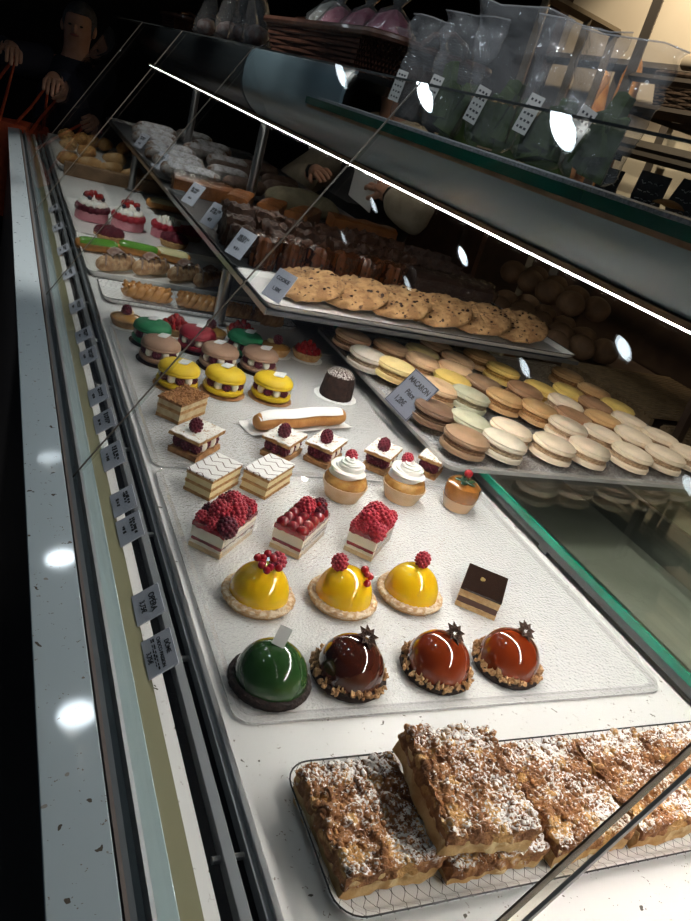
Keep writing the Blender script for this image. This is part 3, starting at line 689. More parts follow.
tartlet(210, 338, 'caramel', 'glazed caramel tart half hidden behind the crimson macaron', 'caramel tarts')
tartlet(274, 353, 'caramel', 'glazed caramel tart with a raspberry, beside the rightmost strawberry tart', 'caramel tarts')
tartlet(174, 333, 'strawberry', 'heaped strawberry tart behind the leftmost green macaron', 'strawberry tarts')
tartlet(240, 338, 'strawberry', 'heaped strawberry tart behind the green macaron by the post', 'strawberry tarts')
tartlet(305.5, 358, 'strawberry', 'heaped strawberry tart furthest right, in the open', 'strawberry tarts')

# ------------------------------------------------------------------ macaron tray on the low glass shelf
MTZ = .0358
mt = thing('macaron_tray', 'sparkling grey tray of small macarons on the low glass shelf', 'tray', (0, 0, MTZ))
mx0, mx1, my0, my1 = .674, 1.36, .915, 1.555
glit = mat('glitter', (.36, .36, .37), c2=(.85, .85, .87), ns=420, lo=.48, hi=.56, rough=.25, metal=.4, bump=1, bs=420)
part('glitter_sheet', B().prism(rounded(mx0+.012, mx1-.01, my0+.012, my1-.01, .015), .0005, .0035), glit, mt, smooth=False)
b = B(); o = rounded(mx0, mx1, my0, my1, .02); i = rounded(mx0+.014, mx1-.012, my0+.014, my1-.012, .014); n = len(o)
b.add([(x, y, -.0005) for x, y in o]+[(x, y, .006) for x, y in o]+[(x, y, .0045) for x, y in i]+[(x, y, -.0005) for x, y in i], [(k*n+q, k*n+(q+1) % n, (k+1)*n+(q+1) % n, (k+1)*n+q) for k in range(3) for q in range(n)])
part('frosted_rim', b, clear_mat('frost', (1, 1, 1), 1.45, .25, bump=.5, bs=160, extra=.45, body=(.8, .78, .75)), mt)
CC = {'beige': ((.54, .36, .23), .3), 'ivory': ((.66, .58, .46), .2), 'pale yellow': ((.72, .56, .26), .25), 'peach': ((.66, .44, .26), .3), 'yellow': ((.74, .52, .15), .3), 'taupe': ((.30, .19, .115), .2), 'pale green': ((.47, .46, .33), .3), 'dark brown': ((.16, .095, .06), .2), 'grey white': ((.48, .44, .37), .25), 'tan': ((.56, .34, .155), .3), 'cream': ((.76, .62, .46), .25), 'milk brown': ((.36, .20, .11), .25)}
for k, (c, w) in CC.items():
    c = tuple(min(.9, x*1.17) for x in c); mat('mac_'+k, c, c2=tuple(x*.9 for x in c), ns=50, rough=.42, bump=.12, bs=400, sss=.05); mat('macf_'+k, (c[0]*.60, c[1]*.50, c[2]*.42), c2=(c[0]*.38, c[1]*.29, c[2]*.22), ns=220, rough=.8, bump=1, bs=350)
MACS = [(352, 337, 'beige', 'at the far left corner of the tray'), (368, 356, 'grey white', 'second from the far left corner'), (390, 348, 'peach', 'third along the far row'), (421, 353, 'pale yellow', 'in the far rows, palest of them'), (435, 346, 'peach', 'at the very back, furthest row'), (422, 362, 'peach', 'just behind the price card, left one'), (395, 367, 'pale yellow', 'half hidden behind the left of the price card'), (456, 360, 'peach', 'behind the price card, back row right of its top'), (454, 370, 'peach', 'above the right corner of the price card'), (451, 380, 'yellow', 'touching the price card top right'), (438, 388, 'peach', 'mostly hidden behind the price card'), (479, 357, 'tan', 'standing at the back beside the bright yellow one'), (502, 371, 'yellow', 'bright one standing at the back right of centre'), (484, 385, 'taupe', 'lying flat behind the far pale green one'), (469, 396, 'pale green', 'further of the two pale green ones'), (436, 411, 'dark brown', 'right below the price card'), (467.5, 421, 'pale green', 'nearer of the two pale green ones'), (465, 438, 'taupe', 'at the near left corner of the tray'), (503, 398, 'tan', 'right of the far pale green one'), (524, 391, 'milk brown', 'low and half hidden, left in the middle'), (539.5, 390, 'yellow', 'left one of the two in the middle'), (568, 393, 'yellow', 'right one of the two in the middle'), (538.5, 410, 'tan', 'middle of the tray, left of the cream ones'), (510, 430, 'cream', 'second row from the front, left end'), (503, 442, 'ivory', 'front row, beside the taupe corner one'), (564, 404, 'cream', 'in the middle, behind the milk brown one'), (567, 427, 'cream', 'second row from the front, left of centre'), (553, 445, 'cream', 'front row, second from left'), (567, 376, 'tan', 'alone at the back right with a chipped skirt'), (593, 392, 'tan', 'back right, behind the flat brown one'), (594, 406, 'milk brown', 'low one at the back right, between yellow and tan'), (616, 408, 'yellow', 'furthest right of the yellow ones'), (572, 417, 'milk brown', 'low one in the middle, before the tan one'), (602, 420, 'tan', 'in the middle right, left of a cream one'), (628, 422, 'cream', 'right side, behind the second row'), (601, 435, 'cream', 'second row from the front, centre'), (632, 437, 'cream', 'second row from the front, right of centre'), (659, 438, 'cream', 'second row from the front, furthest right'), (588, 449, 'cream', 'front row, third from left'), (631, 454, 'cream', 'front row, fourth from left'), (664, 456, 'cream', 'front row, fifth from left'), (689, 455, 'cream', 'at the right edge of the picture')]
mr = .0388
pos = [U(px, py, MTZ+.037) for px, py, c, l in MACS]
pos = [Vector((p.x, p.y)) for p in pos]; org = [p.copy() for p in pos]
for it in range(120):
    for i in range(len(pos)):
        for j in range(i):
            d = pos[i]-pos[j]; d = Vector((d.x/.76, d.y/.83)); l = d.length
            if l < 2*mr:
                q = d/max(l, 1e-6)*(2*mr-l)*.5; pos[i] += q; pos[j] -= q
    for i in range(len(pos)): pos[i] += (org[i]-pos[i])*.03
MP = {}
for (px, py, c, l), p in zip(MACS, pos):
    if c not in MP:
        t = thing('small_macaron', '', 'macaron'); MP[c] = t
        part('bottom_shell', shell(B(), mr, .0095, .0105, -1, 30), MATS['macf_'+c] if False else MATS['mac_'+c], t)
        part('filling', B().lathe([(0, .0095), (mr*.86, .0095), (mr*.95, .0115), (mr*.90, .0135), (mr*.95, .0155), (mr*.86, .0175), (0, .0175)], 34, wob=lambda a, j: 1+.02*math.sin(19*a+j*2)), MATS['macf_'+c], t)
        part('top_shell', shell(B(), mr, .0110, .0165, 1, 30), MATS['mac_'+c], t)
    else: t = copy_tree(MP[c])
    rr = random.Random(px*7+py); low = c == 'milk brown' or (c == 'taupe' and py < 400)
    t.location = (p.x, p.y, MTZ+.0045-.0); t.rotation_euler = (R(rr.uniform(-2, 2)), R(rr.uniform(5, 8)), 0)
    t.location.z += math.sin(R(7))*mr*.98; t.scale = (1, 1, 1.48)
    tag(t, c+' small macaron '+l, 'macaron', 'small macarons on the tray')

# ------------------------------------------------------------------ crumble cake on the patterned tray
def pattern_white():
    ma = bpy.data.materials.new('patterned_white'); ma.use_nodes = True; nt = ma.node_tree; N = nt.nodes; L = nt.links; b = N['Principled BSDF']; b.inputs['Roughness'].default_value = .22
    tc = N.new('ShaderNodeTexCoord'); sp = N.new('ShaderNodeSeparateXYZ'); L.new(tc.outputs['Object'], sp.inputs[0])
    def mth(op, a, bb=None):
        n = N.new('ShaderNodeMath'); n.operation = op
        for i, q in enumerate((a, bb)):
            if q is None: continue
            if isinstance(q, (int, float)): n.inputs[i].default_value = q
            else: L.new(q, n.inputs[i])
        return n.outputs[0]
    # a net of thin drop shapes: two mirrored waves of lines
    s = mth('MULTIPLY', mth('SINE', mth('MULTIPLY', sp.outputs['Y'], 300)), .0026)
    a = mth('PINGPONG', mth('ADD', sp.outputs['X'], s), .0055); c = mth('PINGPONG', mth('ADD', mth('SUBTRACT', sp.outputs['X'], s), .0055), .0055)
    f = mth('MAXIMUM', mth('LESS_THAN', a, .00026), mth('LESS_THAN', c, .00026))
    x = N.new('ShaderNodeMix'); x.data_type = 'RGBA'; L.new(f, x.inputs['Factor']); x.inputs['A'].default_value = (.80, .79, .78, 1); x.inputs['B'].default_value = (.06, .055, .05, 1)
    L.new(x.outputs['Result'], b.inputs['Base Color']); return ma
MATS['patterned_white'] = pattern_white()
lip_tray('cake_tray', 'white tray with a fine black drop pattern holding the crumble cake', .262, .735, .288, .402, 0, .011, MATS['patterned_white'], MATS['tray_edge'], r=.022, flare=.011, rimw=.0008)
def crumble_mat():
    ma = mat('crumble', (.39, .18, .07), c2=(.20, .082, .032), ns=95, rough=.85, bump=1, bs=330, c3=(.58, .33, .12), n3=50); nt = ma.node_tree; N = nt.nodes; L = nt.links; b = N['Principled BSDF']
    old = b.inputs['Base Color'].links[0].from_socket
    tc = N.new('ShaderNodeTexCoord')
    n1 = N.new('ShaderNodeTexNoise'); n1.inputs['Scale'].default_value = 18; n1.inputs['Detail'].default_value = 3; L.new(tc.outputs['Object'], n1.inputs[0])
    n2 = N.new('ShaderNodeTexNoise'); n2.inputs['Scale'].default_value = 420; n2.inputs['Detail'].default_value = 3; L.new(tc.outputs['Object'], n2.inputs[0])
    ge = N.new('ShaderNodeNewGeometry'); sp = N.new('ShaderNodeSeparateXYZ'); L.new(ge.outputs['True Normal'], sp.inputs[0])   # sugar only lies on upward faces
    ad = N.new('ShaderNodeMath'); ad.operation = 'ADD'; L.new(n1.outputs['Fac'], ad.inputs[0]); L.new(n2.outputs['Fac'], ad.inputs[1])
    r1 = N.new('ShaderNodeMapRange'); r1.inputs[1].default_value = 1.0; r1.inputs[2].default_value = 1.07; L.new(ad.outputs[0], r1.inputs[0])
    r2 = N.new('ShaderNodeMapRange'); r2.inputs[1].default_value = .3; r2.inputs[2].default_value = .75; L.new(sp.outputs['Z'], r2.inputs[0])
    mu = N.new('ShaderNodeMath'); mu.operation = 'MULTIPLY'; L.new(r1.outputs[0], mu.inputs[0]); L.new(r2.outputs[0], mu.inputs[1])
    x = N.new('ShaderNodeMix'); x.data_type = 'RGBA'; L.new(mu.outputs[0], x.inputs['Factor']); L.new(old, x.inputs['A']); x.inputs['B'].default_value = (.84, .81, .78, 1)
    L.new(x.outputs['Result'], b.inputs['Base Color']); return ma
CRM = crumble_mat()
mat('cake_side', (.66, .45, .21), c2=(.50, .29, .11), ns=70, rough=.7, bump=.8, bs=150, c3=(.74, .56, .30), n3=40)
vs1, fs1 = _ico(1, 1)
def crumble_slice(lx, ly, hgt, c, rz, label, seed, rot=None):
    t = thing('crumble_cake_slice', label, 'cake', c, rz, 'crumble cake slices', rot)
    rr = random.Random(seed)
    part('cake_body', B().slab(lx, ly, 0, hgt, 40, 34, lambda x, y: nz((x, y, seed), 60, .003), lambda p: p+Vector((nz((p.x, p.y, p.z+seed), 90, .0035), nz((p.y, p.z, p.x+seed), 90, .0035), 0))), MATS['cake_side'], t)
    top = lambda x, y: .003+nz((x, y, seed+2), 45, .0055)+nz((x, y, seed), 120, .0045)+nz((x, y, seed+9), 300, .0025)
    b = B().slab(lx+.003, ly+.003, hgt-.006, hgt+.004, 96, 84, top, lambda p: p+Vector((nz((p.x, p.y, p.z+seed), 130, .003), nz((p.y, p.z, p.x+seed), 130, .003), -.004*abs(noise.noise(p*70)) if p.z < hgt-.001 else 0)))
    for k in range(620):
        x, y = rr.uniform(-.5, .5)*lx, rr.uniform(-.5, .5)*ly; s = rr.uniform(.0014, .0052)*rr.uniform(.55, 1)
        if rr.random() < .25: x = math.copysign(lx*.5-rr.random()*.004, x)
        elif rr.random() < .3: y = math.copysign(ly*.5-rr.random()*.004, y)
        Mx = Euler((rr.random()*6, rr.random()*6, rr.random()*6)).to_matrix(); sx, sy, sz = s*rr.uniform(.8, 1.3), s, s*rr.uniform(.6, 1)
        b.add([Mx@Vector((v.x*sx, v.y*sy, v.z*sz))*(1+.25*noise.noise(v*2+Vector((k, 0, 0))))+Vector((x, y, hgt+.0025+top(x, y)+s*.2)) for v in vs1], fs1)
    part('crumble_top', b, CRM, t, ang=70)
    return t
TZ = .0042
crumble_slice(.082, .094, .021, (.2965, .345, TZ), R(3), 'crumble cake slice at the left end of the tray', 1)
crumble_slice(.088, .088, .014, (.3895, .338, TZ), R(2), 'crumble cake slice lying underneath the topmost one', 2)
crumble_slice(.080, .094, .021, (.372, .342, TZ+.0300), R(-3), 'crumble cake slice stacked highest, leaning on top of another', 3, rot=(R(3), R(4), R(-3)))
crumble_slice(.082, .098, .021, (.482, .342, TZ), R(3), 'crumble cake slice right of the stacked pair', 4)
crumble_slice(.080, .096, .021, (.570, .342, TZ), R(3), 'crumble cake slice second from the right, behind the glass end', 5)
crumble_slice(.080, .096, .021, (.656, .342, TZ), R(2), 'crumble cake slice at the right edge of the picture', 6)
# ------------------------------------------------------------------ further stretch of the deck
lip_tray('pastry_tray', 'slim white patterned tray with nut braids in front of the shelf post', .240, .650, 1.622, 1.740, 0, .012, MATS['patterned_white'], MATS['tray_edge'], flare=.010)
mat('nut_glaze', (.34, .13, .028), c2=(.52, .26, .08), ns=110, rough=.22, coat=.8, bump=.9, bs=200)
def braid(px, py, l, label, sd):
    t = thing('nut_braid', label, 'pastry', U(px, py, .0035), R(-6), 'glazed nut braids')
    b = B()
    for k in range(3):
        pts = []; rs = []
        for i in range(26):
            s = i/25; a = s*4.2*PI+k*2*PI/3
            pts.append(((s-.5)*l, .012*math.sin(a), .016+.008*math.cos(a))); rs.append(.010*(1-abs(2*s-1)**5*.8)+nz((s*20, k, sd), 1, .0015))
        b.tube(pts, rs, 10)
    part('twisted_dough', b, mat('braid_dough', (.34, .15, .04), c2=(.44, .22, .075), ns=60, rough=.3, coat=.5), t)
    b = B(); rr = random.Random(sd)
    for k in range(70):
        s = rr.uniform(.0022, .005); x = rr.uniform(-.46, .46)*l; y = rr.uniform(-.014, .014)
        Mx = Euler((rr.random()*6, rr.random()*6, rr.random()*6)).to_matrix(); b.add([Mx@Vector((v.x*s*1.5, v.y*s, v.z*s*.5))+Vector((x, y, .032-abs(y)*.45)) for v in vs1], fs1)
    part('nut_topping', b, MATS['nut_glaze'], t, smooth=False)
for a in ((146, 300, .105, 'glazed nut braid at the left end of the patterned tray', 1), (196, 309, .09, 'glazed nut braid second from left on the patterned tray', 2), (233, 318, .075, 'glazed nut braid right behind the shelf post', 3), (266, 325, .07, 'glazed nut braid at the right end of the patterned tray', 4)): braid(*a)
lip_tray('pastry_tray', 'white tray of striped choux and green iced eclairs beyond the nut braids', .225, .655, 1.80, 2.135, 0, .014, MATS['tray_white'], None, flare=.010)
mat('striped_choux', (.36, .19, .09), c2=(.56, .38, .22), ns=85, rough=.6, bump=.6, bs=160)
mat('sugar_choc', (.17, .085, .06), c2=(.42, .33, .29), ns=60, rough=.7)
def choux(px, py, label, l=.112, rz=R(36)):
    t = thing('chocolate_choux', label, 'pastry', U(px, py, .003), rz, 'chocolate dusted choux'); t.scale = (1, 1, 1.1)
    part('choux_base', B().tube([(l*(s-.5), 0, .017) for s in (0, .03, .12, .3, .5, .7, .88, .97, 1)], [.004, .010, .0155, .017, .0165, .017, .0155, .010, .004], 18), MATS['striped_choux'], t)
    b = B()
    for k in range(5):
        x = (k-2)*l*.17; b.tube([(x-.008, -.0165, .018), (x, -.006, .0345), (x+.008, .008, .0335), (x+.012, .0165, .018)], [.0016, .003, .003, .0016], 6)
    part('piped_stripes', b, MATS['sugar_choc'], t)
    part('chocolate_curl', B().grid(lambda u, v: Vector(((u-.5)*.05, (v-.5)*.022, .036+.008*math.sin(PI*u)+.004*v)), 12, 5).grid(lambda u, v: Vector(((u-.5)*.05, (.5-v)*.022, .0345+.008*math.sin(PI*u)+.004*(1-v))), 12, 5), MATS['sugar_choc'], t)
for a in ((115, 271, 'chocolate dusted choux at the left end of the front row in the white tray'), (150, 275, 'chocolate dusted choux second from left in the white tray'), (184, 281, 'chocolate dusted choux third from left in the white tray'), (209, 287, 'chocolate dusted choux rightmost in the white tray, next to the post')): choux(*a)
def eclair(name, px, py, ic, label, rz, l=.11, r=.016, z=.003, grp='iced eclairs', dough='choux'):
    t = thing(name, label, 'pastry', U(px, py, z), rz, grp)
    S9 = (0, .02, .07, .2, .5, .8, .93, .98, 1)
    part('choux_bun', B().tube([(l*(s-.5), 0, r) for s in S9], [r*.25, r*.6, r*.85, r, r, r, r*.85, r*.6, r*.25], 18), MATS[dough], t)
    def ice(u, v):
        a = R(75)*(2*v-1); q = (r+.0022)*(1-.55*abs(2*u-1)**7); return Vector(((u-.5)*l*.94, q*math.sin(a), r+q*math.cos(a)))
    part('icing', B().grid(ice, 30, 14), MATS[ic], t)
    return t
mat('green_icing', (.10, .27, .035), rough=.2, coat=.5); mat('cream_icing', (.62, .55, .30), rough=.25, coat=.4)
eclair('green_eclair', 97, 252, 'green_icing', 'green iced eclair at the left end of the white tray', R(8)); eclair('green_eclair', 137, 256, 'green_icing', 'green iced eclair lying right of the other green one', R(-8), .115)
eclair('cream_eclair', 170, 262, 'cream_icing', 'pale cream iced eclair behind the striped choux', R(-12), .10)
# fruit and cream gateaux
lip_tray('pastry_tray', 'white tray of fruit and cream gateaux beyond the green eclairs', .225, .66, 2.15, 2.56, 0, .014, MATS['tray_white'], None, flare=.010)
mat('pink_mousse', (.60, .26, .30), c2=(.52, .18, .22), ns=30, rough=.5)
def gateau(px, py, kind, label):
    t = thing('fruit_gateau', label, 'cake', U(px, py, .003), rnd.random()*3, 'fruit and cream gateaux')
    r = .044; t.scale = (1.03, 1.03, 1.03)
    part('mousse_base', B().lathe([(0, 0), (r, 0), (r*1.01, .012), (r*.98, .024), (0, .024)], 36), MATS['pink_mousse'], t)
    for k in range(15):
        a = 2*PI*k/15; rasp(t, (r*.86*math.cos(a), r*.86*math.sin(a), .031), 1.15, kind == 'dark')
    if kind == 'rosette':
        b = B()
        for q, cnt, z in ((.026, 9, .036), (.010, 4, .042)):
            for k in range(cnt): b.lathe([(.0085, 0), (.0095, .005), (.005, .014), (0, .019)], 12, c=(q*math.cos(2*PI*k/cnt), q*math.sin(2*PI*k/cnt), z), wob=lambda a, j: 1+.14*math.sin(6*a))
        part('whipped_rosettes', b, MATS['whip'], t)
    else:
        b = B()
        for k in range(11): a = 2*PI*k/11; b.ell((r*.62*math.cos(a), r*.62*math.sin(a), .042), (.0125, .0125, .012), 12, 8)
        b.lathe([(.026, .04), (.025, .056), (.015, .063), (0, .065)], 24, wob=lambda a, j: 1+.08*math.sin(7*a))
        part('whipped_cream', b, MATS['whip'], t)
        for k in range(6):
            a = k*1.9; s = B().ell((0, 0, 0), (.0095, .008, .012), 10, 8); part('strawberry_piece', s, MATS['strawberry'], t, loc=(.017*math.cos(a), .017*math.sin(a), .064), rot=(rnd.random(), rnd.random(), a))
        for k in range(4):
            a = k*1.6+.6; part('blueberry', B().ell((.026*math.cos(a), .026*math.sin(a), .060), (.006, .006, .006), 10, 8), mat('blueberry', (.012, .012, .03), rough=.4), t)
gateau(91, 219, 'dark', 'tall cream and fruit gateau leftmost of its tray'); gateau(127, 228, 'fruit', 'tall cream and fruit gateau in the middle of its tray'); gateau(166, 237, 'rosette', 'pink gateau topped with small white cream rosettes')
def berry_tart(px, py, label, dark):
    t = thing('berry_tart', label, 'tart', U(px, py, .003), 0, 'raspberry tarts')
    part('tart_case', B().lathe([(0, 0), (.034, 0), (.040, .015), (.037, .017), (0, .014)], 32), MATS['biscuit'], t)
    for q, cnt, z in ((.030, 13, .021), (.018, 8, .025), (.005, 2, .030)):
        for k in range(cnt): a = 2*PI*k/cnt+q*90; rasp(t, (q*math.cos(a), q*math.sin(a), z), 1.15, dark)
berry_tart(108, 240, 'dark raspberry tart between the gateaux and the green eclairs', True); berry_tart(173, 246, 'raspberry tart in front of the rosette gateau', True); berry_tart(189, 239, 'bright red berry tart at the right end of the gateaux tray', False)
eclair('glazed_finger', 168, 212, 'cream_icing', 'golden glazed finger pastry behind the gateaux, left one', R(-6), .15, .018, .003, 'glazed finger pastries'); eclair('glazed_finger', 205, 221, 'cream_icing', 'golden glazed finger pastry behind the gateaux, right one', R(-6), .15, .018, .003, 'glazed finger pastries')
# timber divider and the bread beyond it
t = thing('timber_divider', 'brown timber bar dividing the gateaux from the bread rolls', 'divider', (.56, 3.035, .0008)); part('bar', B().box((0, 0, .022), (.64, .035, .044)), MATS['wood_trim'], t, bevel=.002)
lip_tray('bread_tray', 'white tray heaped with golden bread rolls at the far end', .235, .72, 3.09, 3.85, 0, .02, MATS['tray_white'], None, r=.03, flare=.014)
mat('crust', (.40, .17, .045), c2=(.60, .33, .11), ns=40, rough=.45, bump=1, bs=80, c3=(.30, .12, .03), n3=14)
mat('crust_pale', (.50, .27, .10), c2=(.62, .40, .19), ns=25, rough=.55, bump=.5, bs=90)
def roll(kind, c, rz, label):
    t = thing('bread_roll', label, 'bread', c, rz, 'bread rolls in the far tray'); t.scale = (.66, .70, .80)
    if kind == 0: part('crust', B().ell((0, 0, .032), (.058, .042, .034), 20, 14, f=lambda p: p*(1+.12*noise.noise(p*30+Vector((c[1]*9, 0, 0)))-.10*abs(math.sin(p.x*75))*(p.z > .006))), MATS['crust'], t)
    else: part('crust', B().tube([(.075*s, .02*s*s*8*.3, .028) for s in (-1, -.9, -.7, -.4, 0, .4, .7, .9, 1)], [.006, .014, .024, .030, .034, .030, .024, .014, .006], 16).warp(lambda p: p*(1+.06*noise.noise(p*40))), MATS['crust_pale'], t)
ROLLS = [(0, 60, 160, 0), (1, 85, 172, .3), (1, 108, 178, .5), (0, 92, 155, .2), (1, 128, 176, .9), (1, 70, 145, 1.2), (0, 52, 130, .3), (0, 72, 134, 0), (1, 112, 160, .4), (0, 96, 136, .8), (1, 143, 183, .7), (0, 118, 146, 1.), (0, 68, 122, .4), (0, 88, 127, 1.1), (1, 160, 190, .5), (0, 104, 124, .6)]
WHERE = ['front left corner', 'front row, second from left', 'front row, centre', 'second row, left', 'front row, beside the post', 'left edge, midway back', 'far left corner', 'left side, third row', 'second row, centre', 'third row, centre', 'right of the post', 'third row, right', 'back row, left', 'back row, centre', 'front right corner', 'back row, right']
rp = []
for i, (k, px, py, a) in enumerate(ROLLS):
    p = U(px, py, .03); rp.append(Vector((min(max(p.x, .30), .66), min(max(p.y, 3.15), 3.79))))
for it in range(200):
    for i in range(len(rp)):
        for j in range(i):
            d = rp[i]-rp[j]
            if d.length < .118: q = d.normalized()*(.118-d.length)*.5; rp[i] += q; rp[j] -= q
        rp[i].x = min(max(rp[i].x, .295), .665); rp[i].y = min(max(rp[i].y, 3.15), 3.79)
for i, (k, px, py, a) in enumerate(ROLLS): roll(k, (rp[i].x, rp[i].y, .012), a, ('golden scored' if k == 0 else 'pale pointed')+' bread roll in the far tray, '+WHERE[i])

# ------------------------------------------------------------------ raised shelf: cookies
SH = SZ-.0015
TR = lip_tray('cookie_tray', 'white tray with a black dashed edge holding the big cookies', .466, 1.165, 1.30, 1.520, SH, .010, MATS['tray_white'], MATS['tray_edge'], flare=.008)
mat('cookie', (.40, .235, .105), c2=(.24, .125, .05), ns=55, rough=.85, bump=1, bs=150, c3=(.060, .026, .012), n3=120, lo3=.63, hi3=.66)
def cookie(c, rot, label, sd, r=.071):
    t = thing('cookie', label, 'cookie', c, 0, 'big chocolate chip cookies', rot)
    part('cookie_disc', B().lathe([(0, 0), (r*.9, 0), (r*1.0, .004), (r*.99, .009), (r*.9, .0135), (r*.6, .0165), (r*.3, .0175), (0, .018)], 56, wob=lambda a, j: 1+.035*noise.noise(Vector((math.cos(a)*1.5, math.sin(a)*1.5, sd)))).warp(lambda p: p+Vector((0, 0, nz((p.x, p.y, sd), 60, .005)+nz((p.x, p.y, sd), 170, .0045)) if p.z > .004 else (0, 0, 0))), MATS['cookie'], t)
    b = B(); rr = random.Random(sd)
    for k in range(34):
        a = rr.random()*6.28; q = r*.92*math.sqrt(rr.random()); s = rr.uniform(.0015, .0035); b.ell((q*math.cos(a), q*math.sin(a), .0168-.006*(q/r)**3), (s*1.3, s, s*.9), 7, 5)
    part('chocolate_chips', b, MATS['choc'], t)
for i in range(6):
    x = .575+i*.096
    cookie((x, 1.410-.006*i, SH+.0250), (R(8), R(-14), i*1.3*0), 'chocolate chip cookie, '+('leftmost and nearest the price card', 'second from left', 'third from left', 'fourth from left', 'fifth from left, one before the end', 'furthest right at the end of the row')[i]+', overlapping its neighbour', i+1)
# brown cakes behind the cookies
lip_tray('cake_platter', 'long dark tray of brown cakes behind the cookies', .466, 1.16, 1.535, 2.30, SH, .010, mat('tray_dark', (.05, .055, .06), rough=.3), MATS['steel'], flare=.008)
mat('canele', (.026, .008, .003), c2=(.075, .022, .006), ns=60, rough=.24, coat=.5, bump=.8, bs=130)
mat('brownie', (.024, .009, .005), c2=(.060, .026, .014), ns=90, rough=.5, bump=1, bs=150)
mat('ginger', (.19, .07, .02), c2=(.13, .046, .014), ns=40, rough=.35, coat=.3, bump=.4, bs=120)
mat('dark_cake', (.022, .010, .007), c2=(.04, .02, .013), ns=70, rough=.6, bump=.6, bs=140)
FZ = SH+.002
for i in range(6):
    x = .535+i*.062; y = 1.60
    t = thing('fluted_cake', 'dark glossy fluted cake in the row behind the cookies, '+('leftmost', 'second from left', 'third from left', 'fourth from left', 'fifth from left', 'rightmost, beside the wrapped loaf')[i], 'cake', (x, y, FZ), rnd.random(), 'fluted brown cakes'); t.scale = (.91, .91, 1)
    sd = i*3.1
    part('fluted_side', B().lathe([(0, 0), (.029, 0), (.031, .02), (.0325, .05), (.031, .062), (.024, .066), (.012, .064), (0, .063)], 72, wob=lambda a, j: 1+.055*math.sin(13*a)*(1 if j < 5 else .3)+.05*noise.noise(Vector((math.cos(a), math.sin(a), sd+j)))).warp(lambda p: p+Vector((0, 0, nz((p.x, p.y, sd), 75, .006) if p.z > .05 else 0))), MATS['canele'], t)
t = thing('wrapped_loaf', 'dark chocolate loaf cake in clear film at the right end of the brown cakes', 'cake', (1.0, 1.606, FZ), R(-8))
part('loaf', B().slab(.20, .085, 0, .050, 30, 14, lambda x, y: .012*(1-(2*y/.085)**2)+nz((x, y, 1), 50, .004)), MATS['dark_cake'], t)
part('film', B().slab(.212, .095, .0005, .054, 36, 16, lambda x, y: .013*(1-(2*y/.095)**2)+nz((x, y, 4), 90, .005), lambda p: p+Vector((nz(p, 70, .004), nz(p.yzx, 70, .004), 0))), clear_mat('film', (.96, .96, .96), 1.4, .08, bump=.6, bs=60), t, ang=180)
rr = random.Random(4); k = 0
BW = []
for j in range(3):
    for i in range(6): BW.append((.525+i*.082+rr.uniform(-.01, .01), 1.695+j*.078+rr.uniform(-.006, .006)))
NB = ('front row', 'middle row', 'back row'); NI = ('leftmost', 'second', 'third', 'fourth', 'fifth', 'last')
for q, (x, y) in enumerate(BW):
    t = thing('brownie', 'rough chocolate brownie in the heap behind the fluted cakes, %s, %s from the left' % (NB[q//6], NI[q % 6]) if q % 6 else 'rough chocolate brownie in the heap behind the fluted cakes, %s, at the left edge' % NB[q//6], 'cake', (x, y, FZ), rr.uniform(-.12, .12), 'brownie pieces')
    h = .046+.010*(q//6)+rr.uniform(0, .014)
    part('brownie_block', B().slab(.066, .062, 0, h, 12, 12, lambda xx, yy: nz((xx, yy, q), 70, .012)+nz((xx, yy, q+40), 200, .005), lambda p: p+Vector((nz((p.x, p.y, p.z+q), 80, .006), nz((p.y, p.z, p.x+q), 80, .006), 0))), MATS['brownie'], t, ang=60)
for i in range(3):
    t = thing('chocolate_bark_cake', 'ridged dark chocolate slab cake right of the brownies, '+('nearest', 'middle', 'furthest')[i], 'cake', (1.075, 1.745+i*.075, FZ), R(-4), 'ridged chocolate slabs')
    part('ridged_slab', B().slab(.13, .064, 0, .042+.006*i, 40, 12, lambda x, y: .007*math.sin(x*260+y*80)+nz((x, y, i), 60, .005)), MATS['dark_cake'], t)
for i, (px, py, rz, l, w) in enumerate(((262, 207, R(68), .15, .06), (281, 203, R(64), .16, .06), (302, 200, R(58), .19, .065), (342, 212, R(-6), .19, .08))):
    p = U(px, py, FZ+.03); 
    t = thing('gingerbread_slab', ('golden brown gingerbread slab lying diagonally, leftmost of three', 'golden brown gingerbread slab lying diagonally, middle of three', 'golden brown gingerbread slab lying diagonally, rightmost and longest', 'flat brown gingerbread slab behind the brownies, lying crosswise')[i], 'cake', (p.x, max(p.y, 2.12), FZ+(.024 if i == 3 else 0)), rz, 'gingerbread slabs')
    t.location = ((.62, 2.15), (.71, 2.14), (.80, 2.13), (.965, 2.09))[i]+(FZ,)
    part('slab', B().slab(l, w, 0, .055 if i < 3 else .065, 24, 12, lambda x, y: .006*(1-(2*y/w)**4)+nz((x, y, i), 30, .004)), MATS['ginger'], t)
t = thing('ginger_bag', 'olive coloured rounded loaf in cloth behind the gingerbread slabs', 'bread', (.88, 2.375, SH+.004), R(-10)); part('cloth_loaf', B().ell((0, 0, .038), (.12, .055, .042), 24, 14, f=lambda p: p*(1+.10*noise.noise(p*25))), mat('olive_cloth', (.18, .16, .10), c2=(.13, .115, .07), ns=30, rough=.85, bump=.4, bs=60), t)
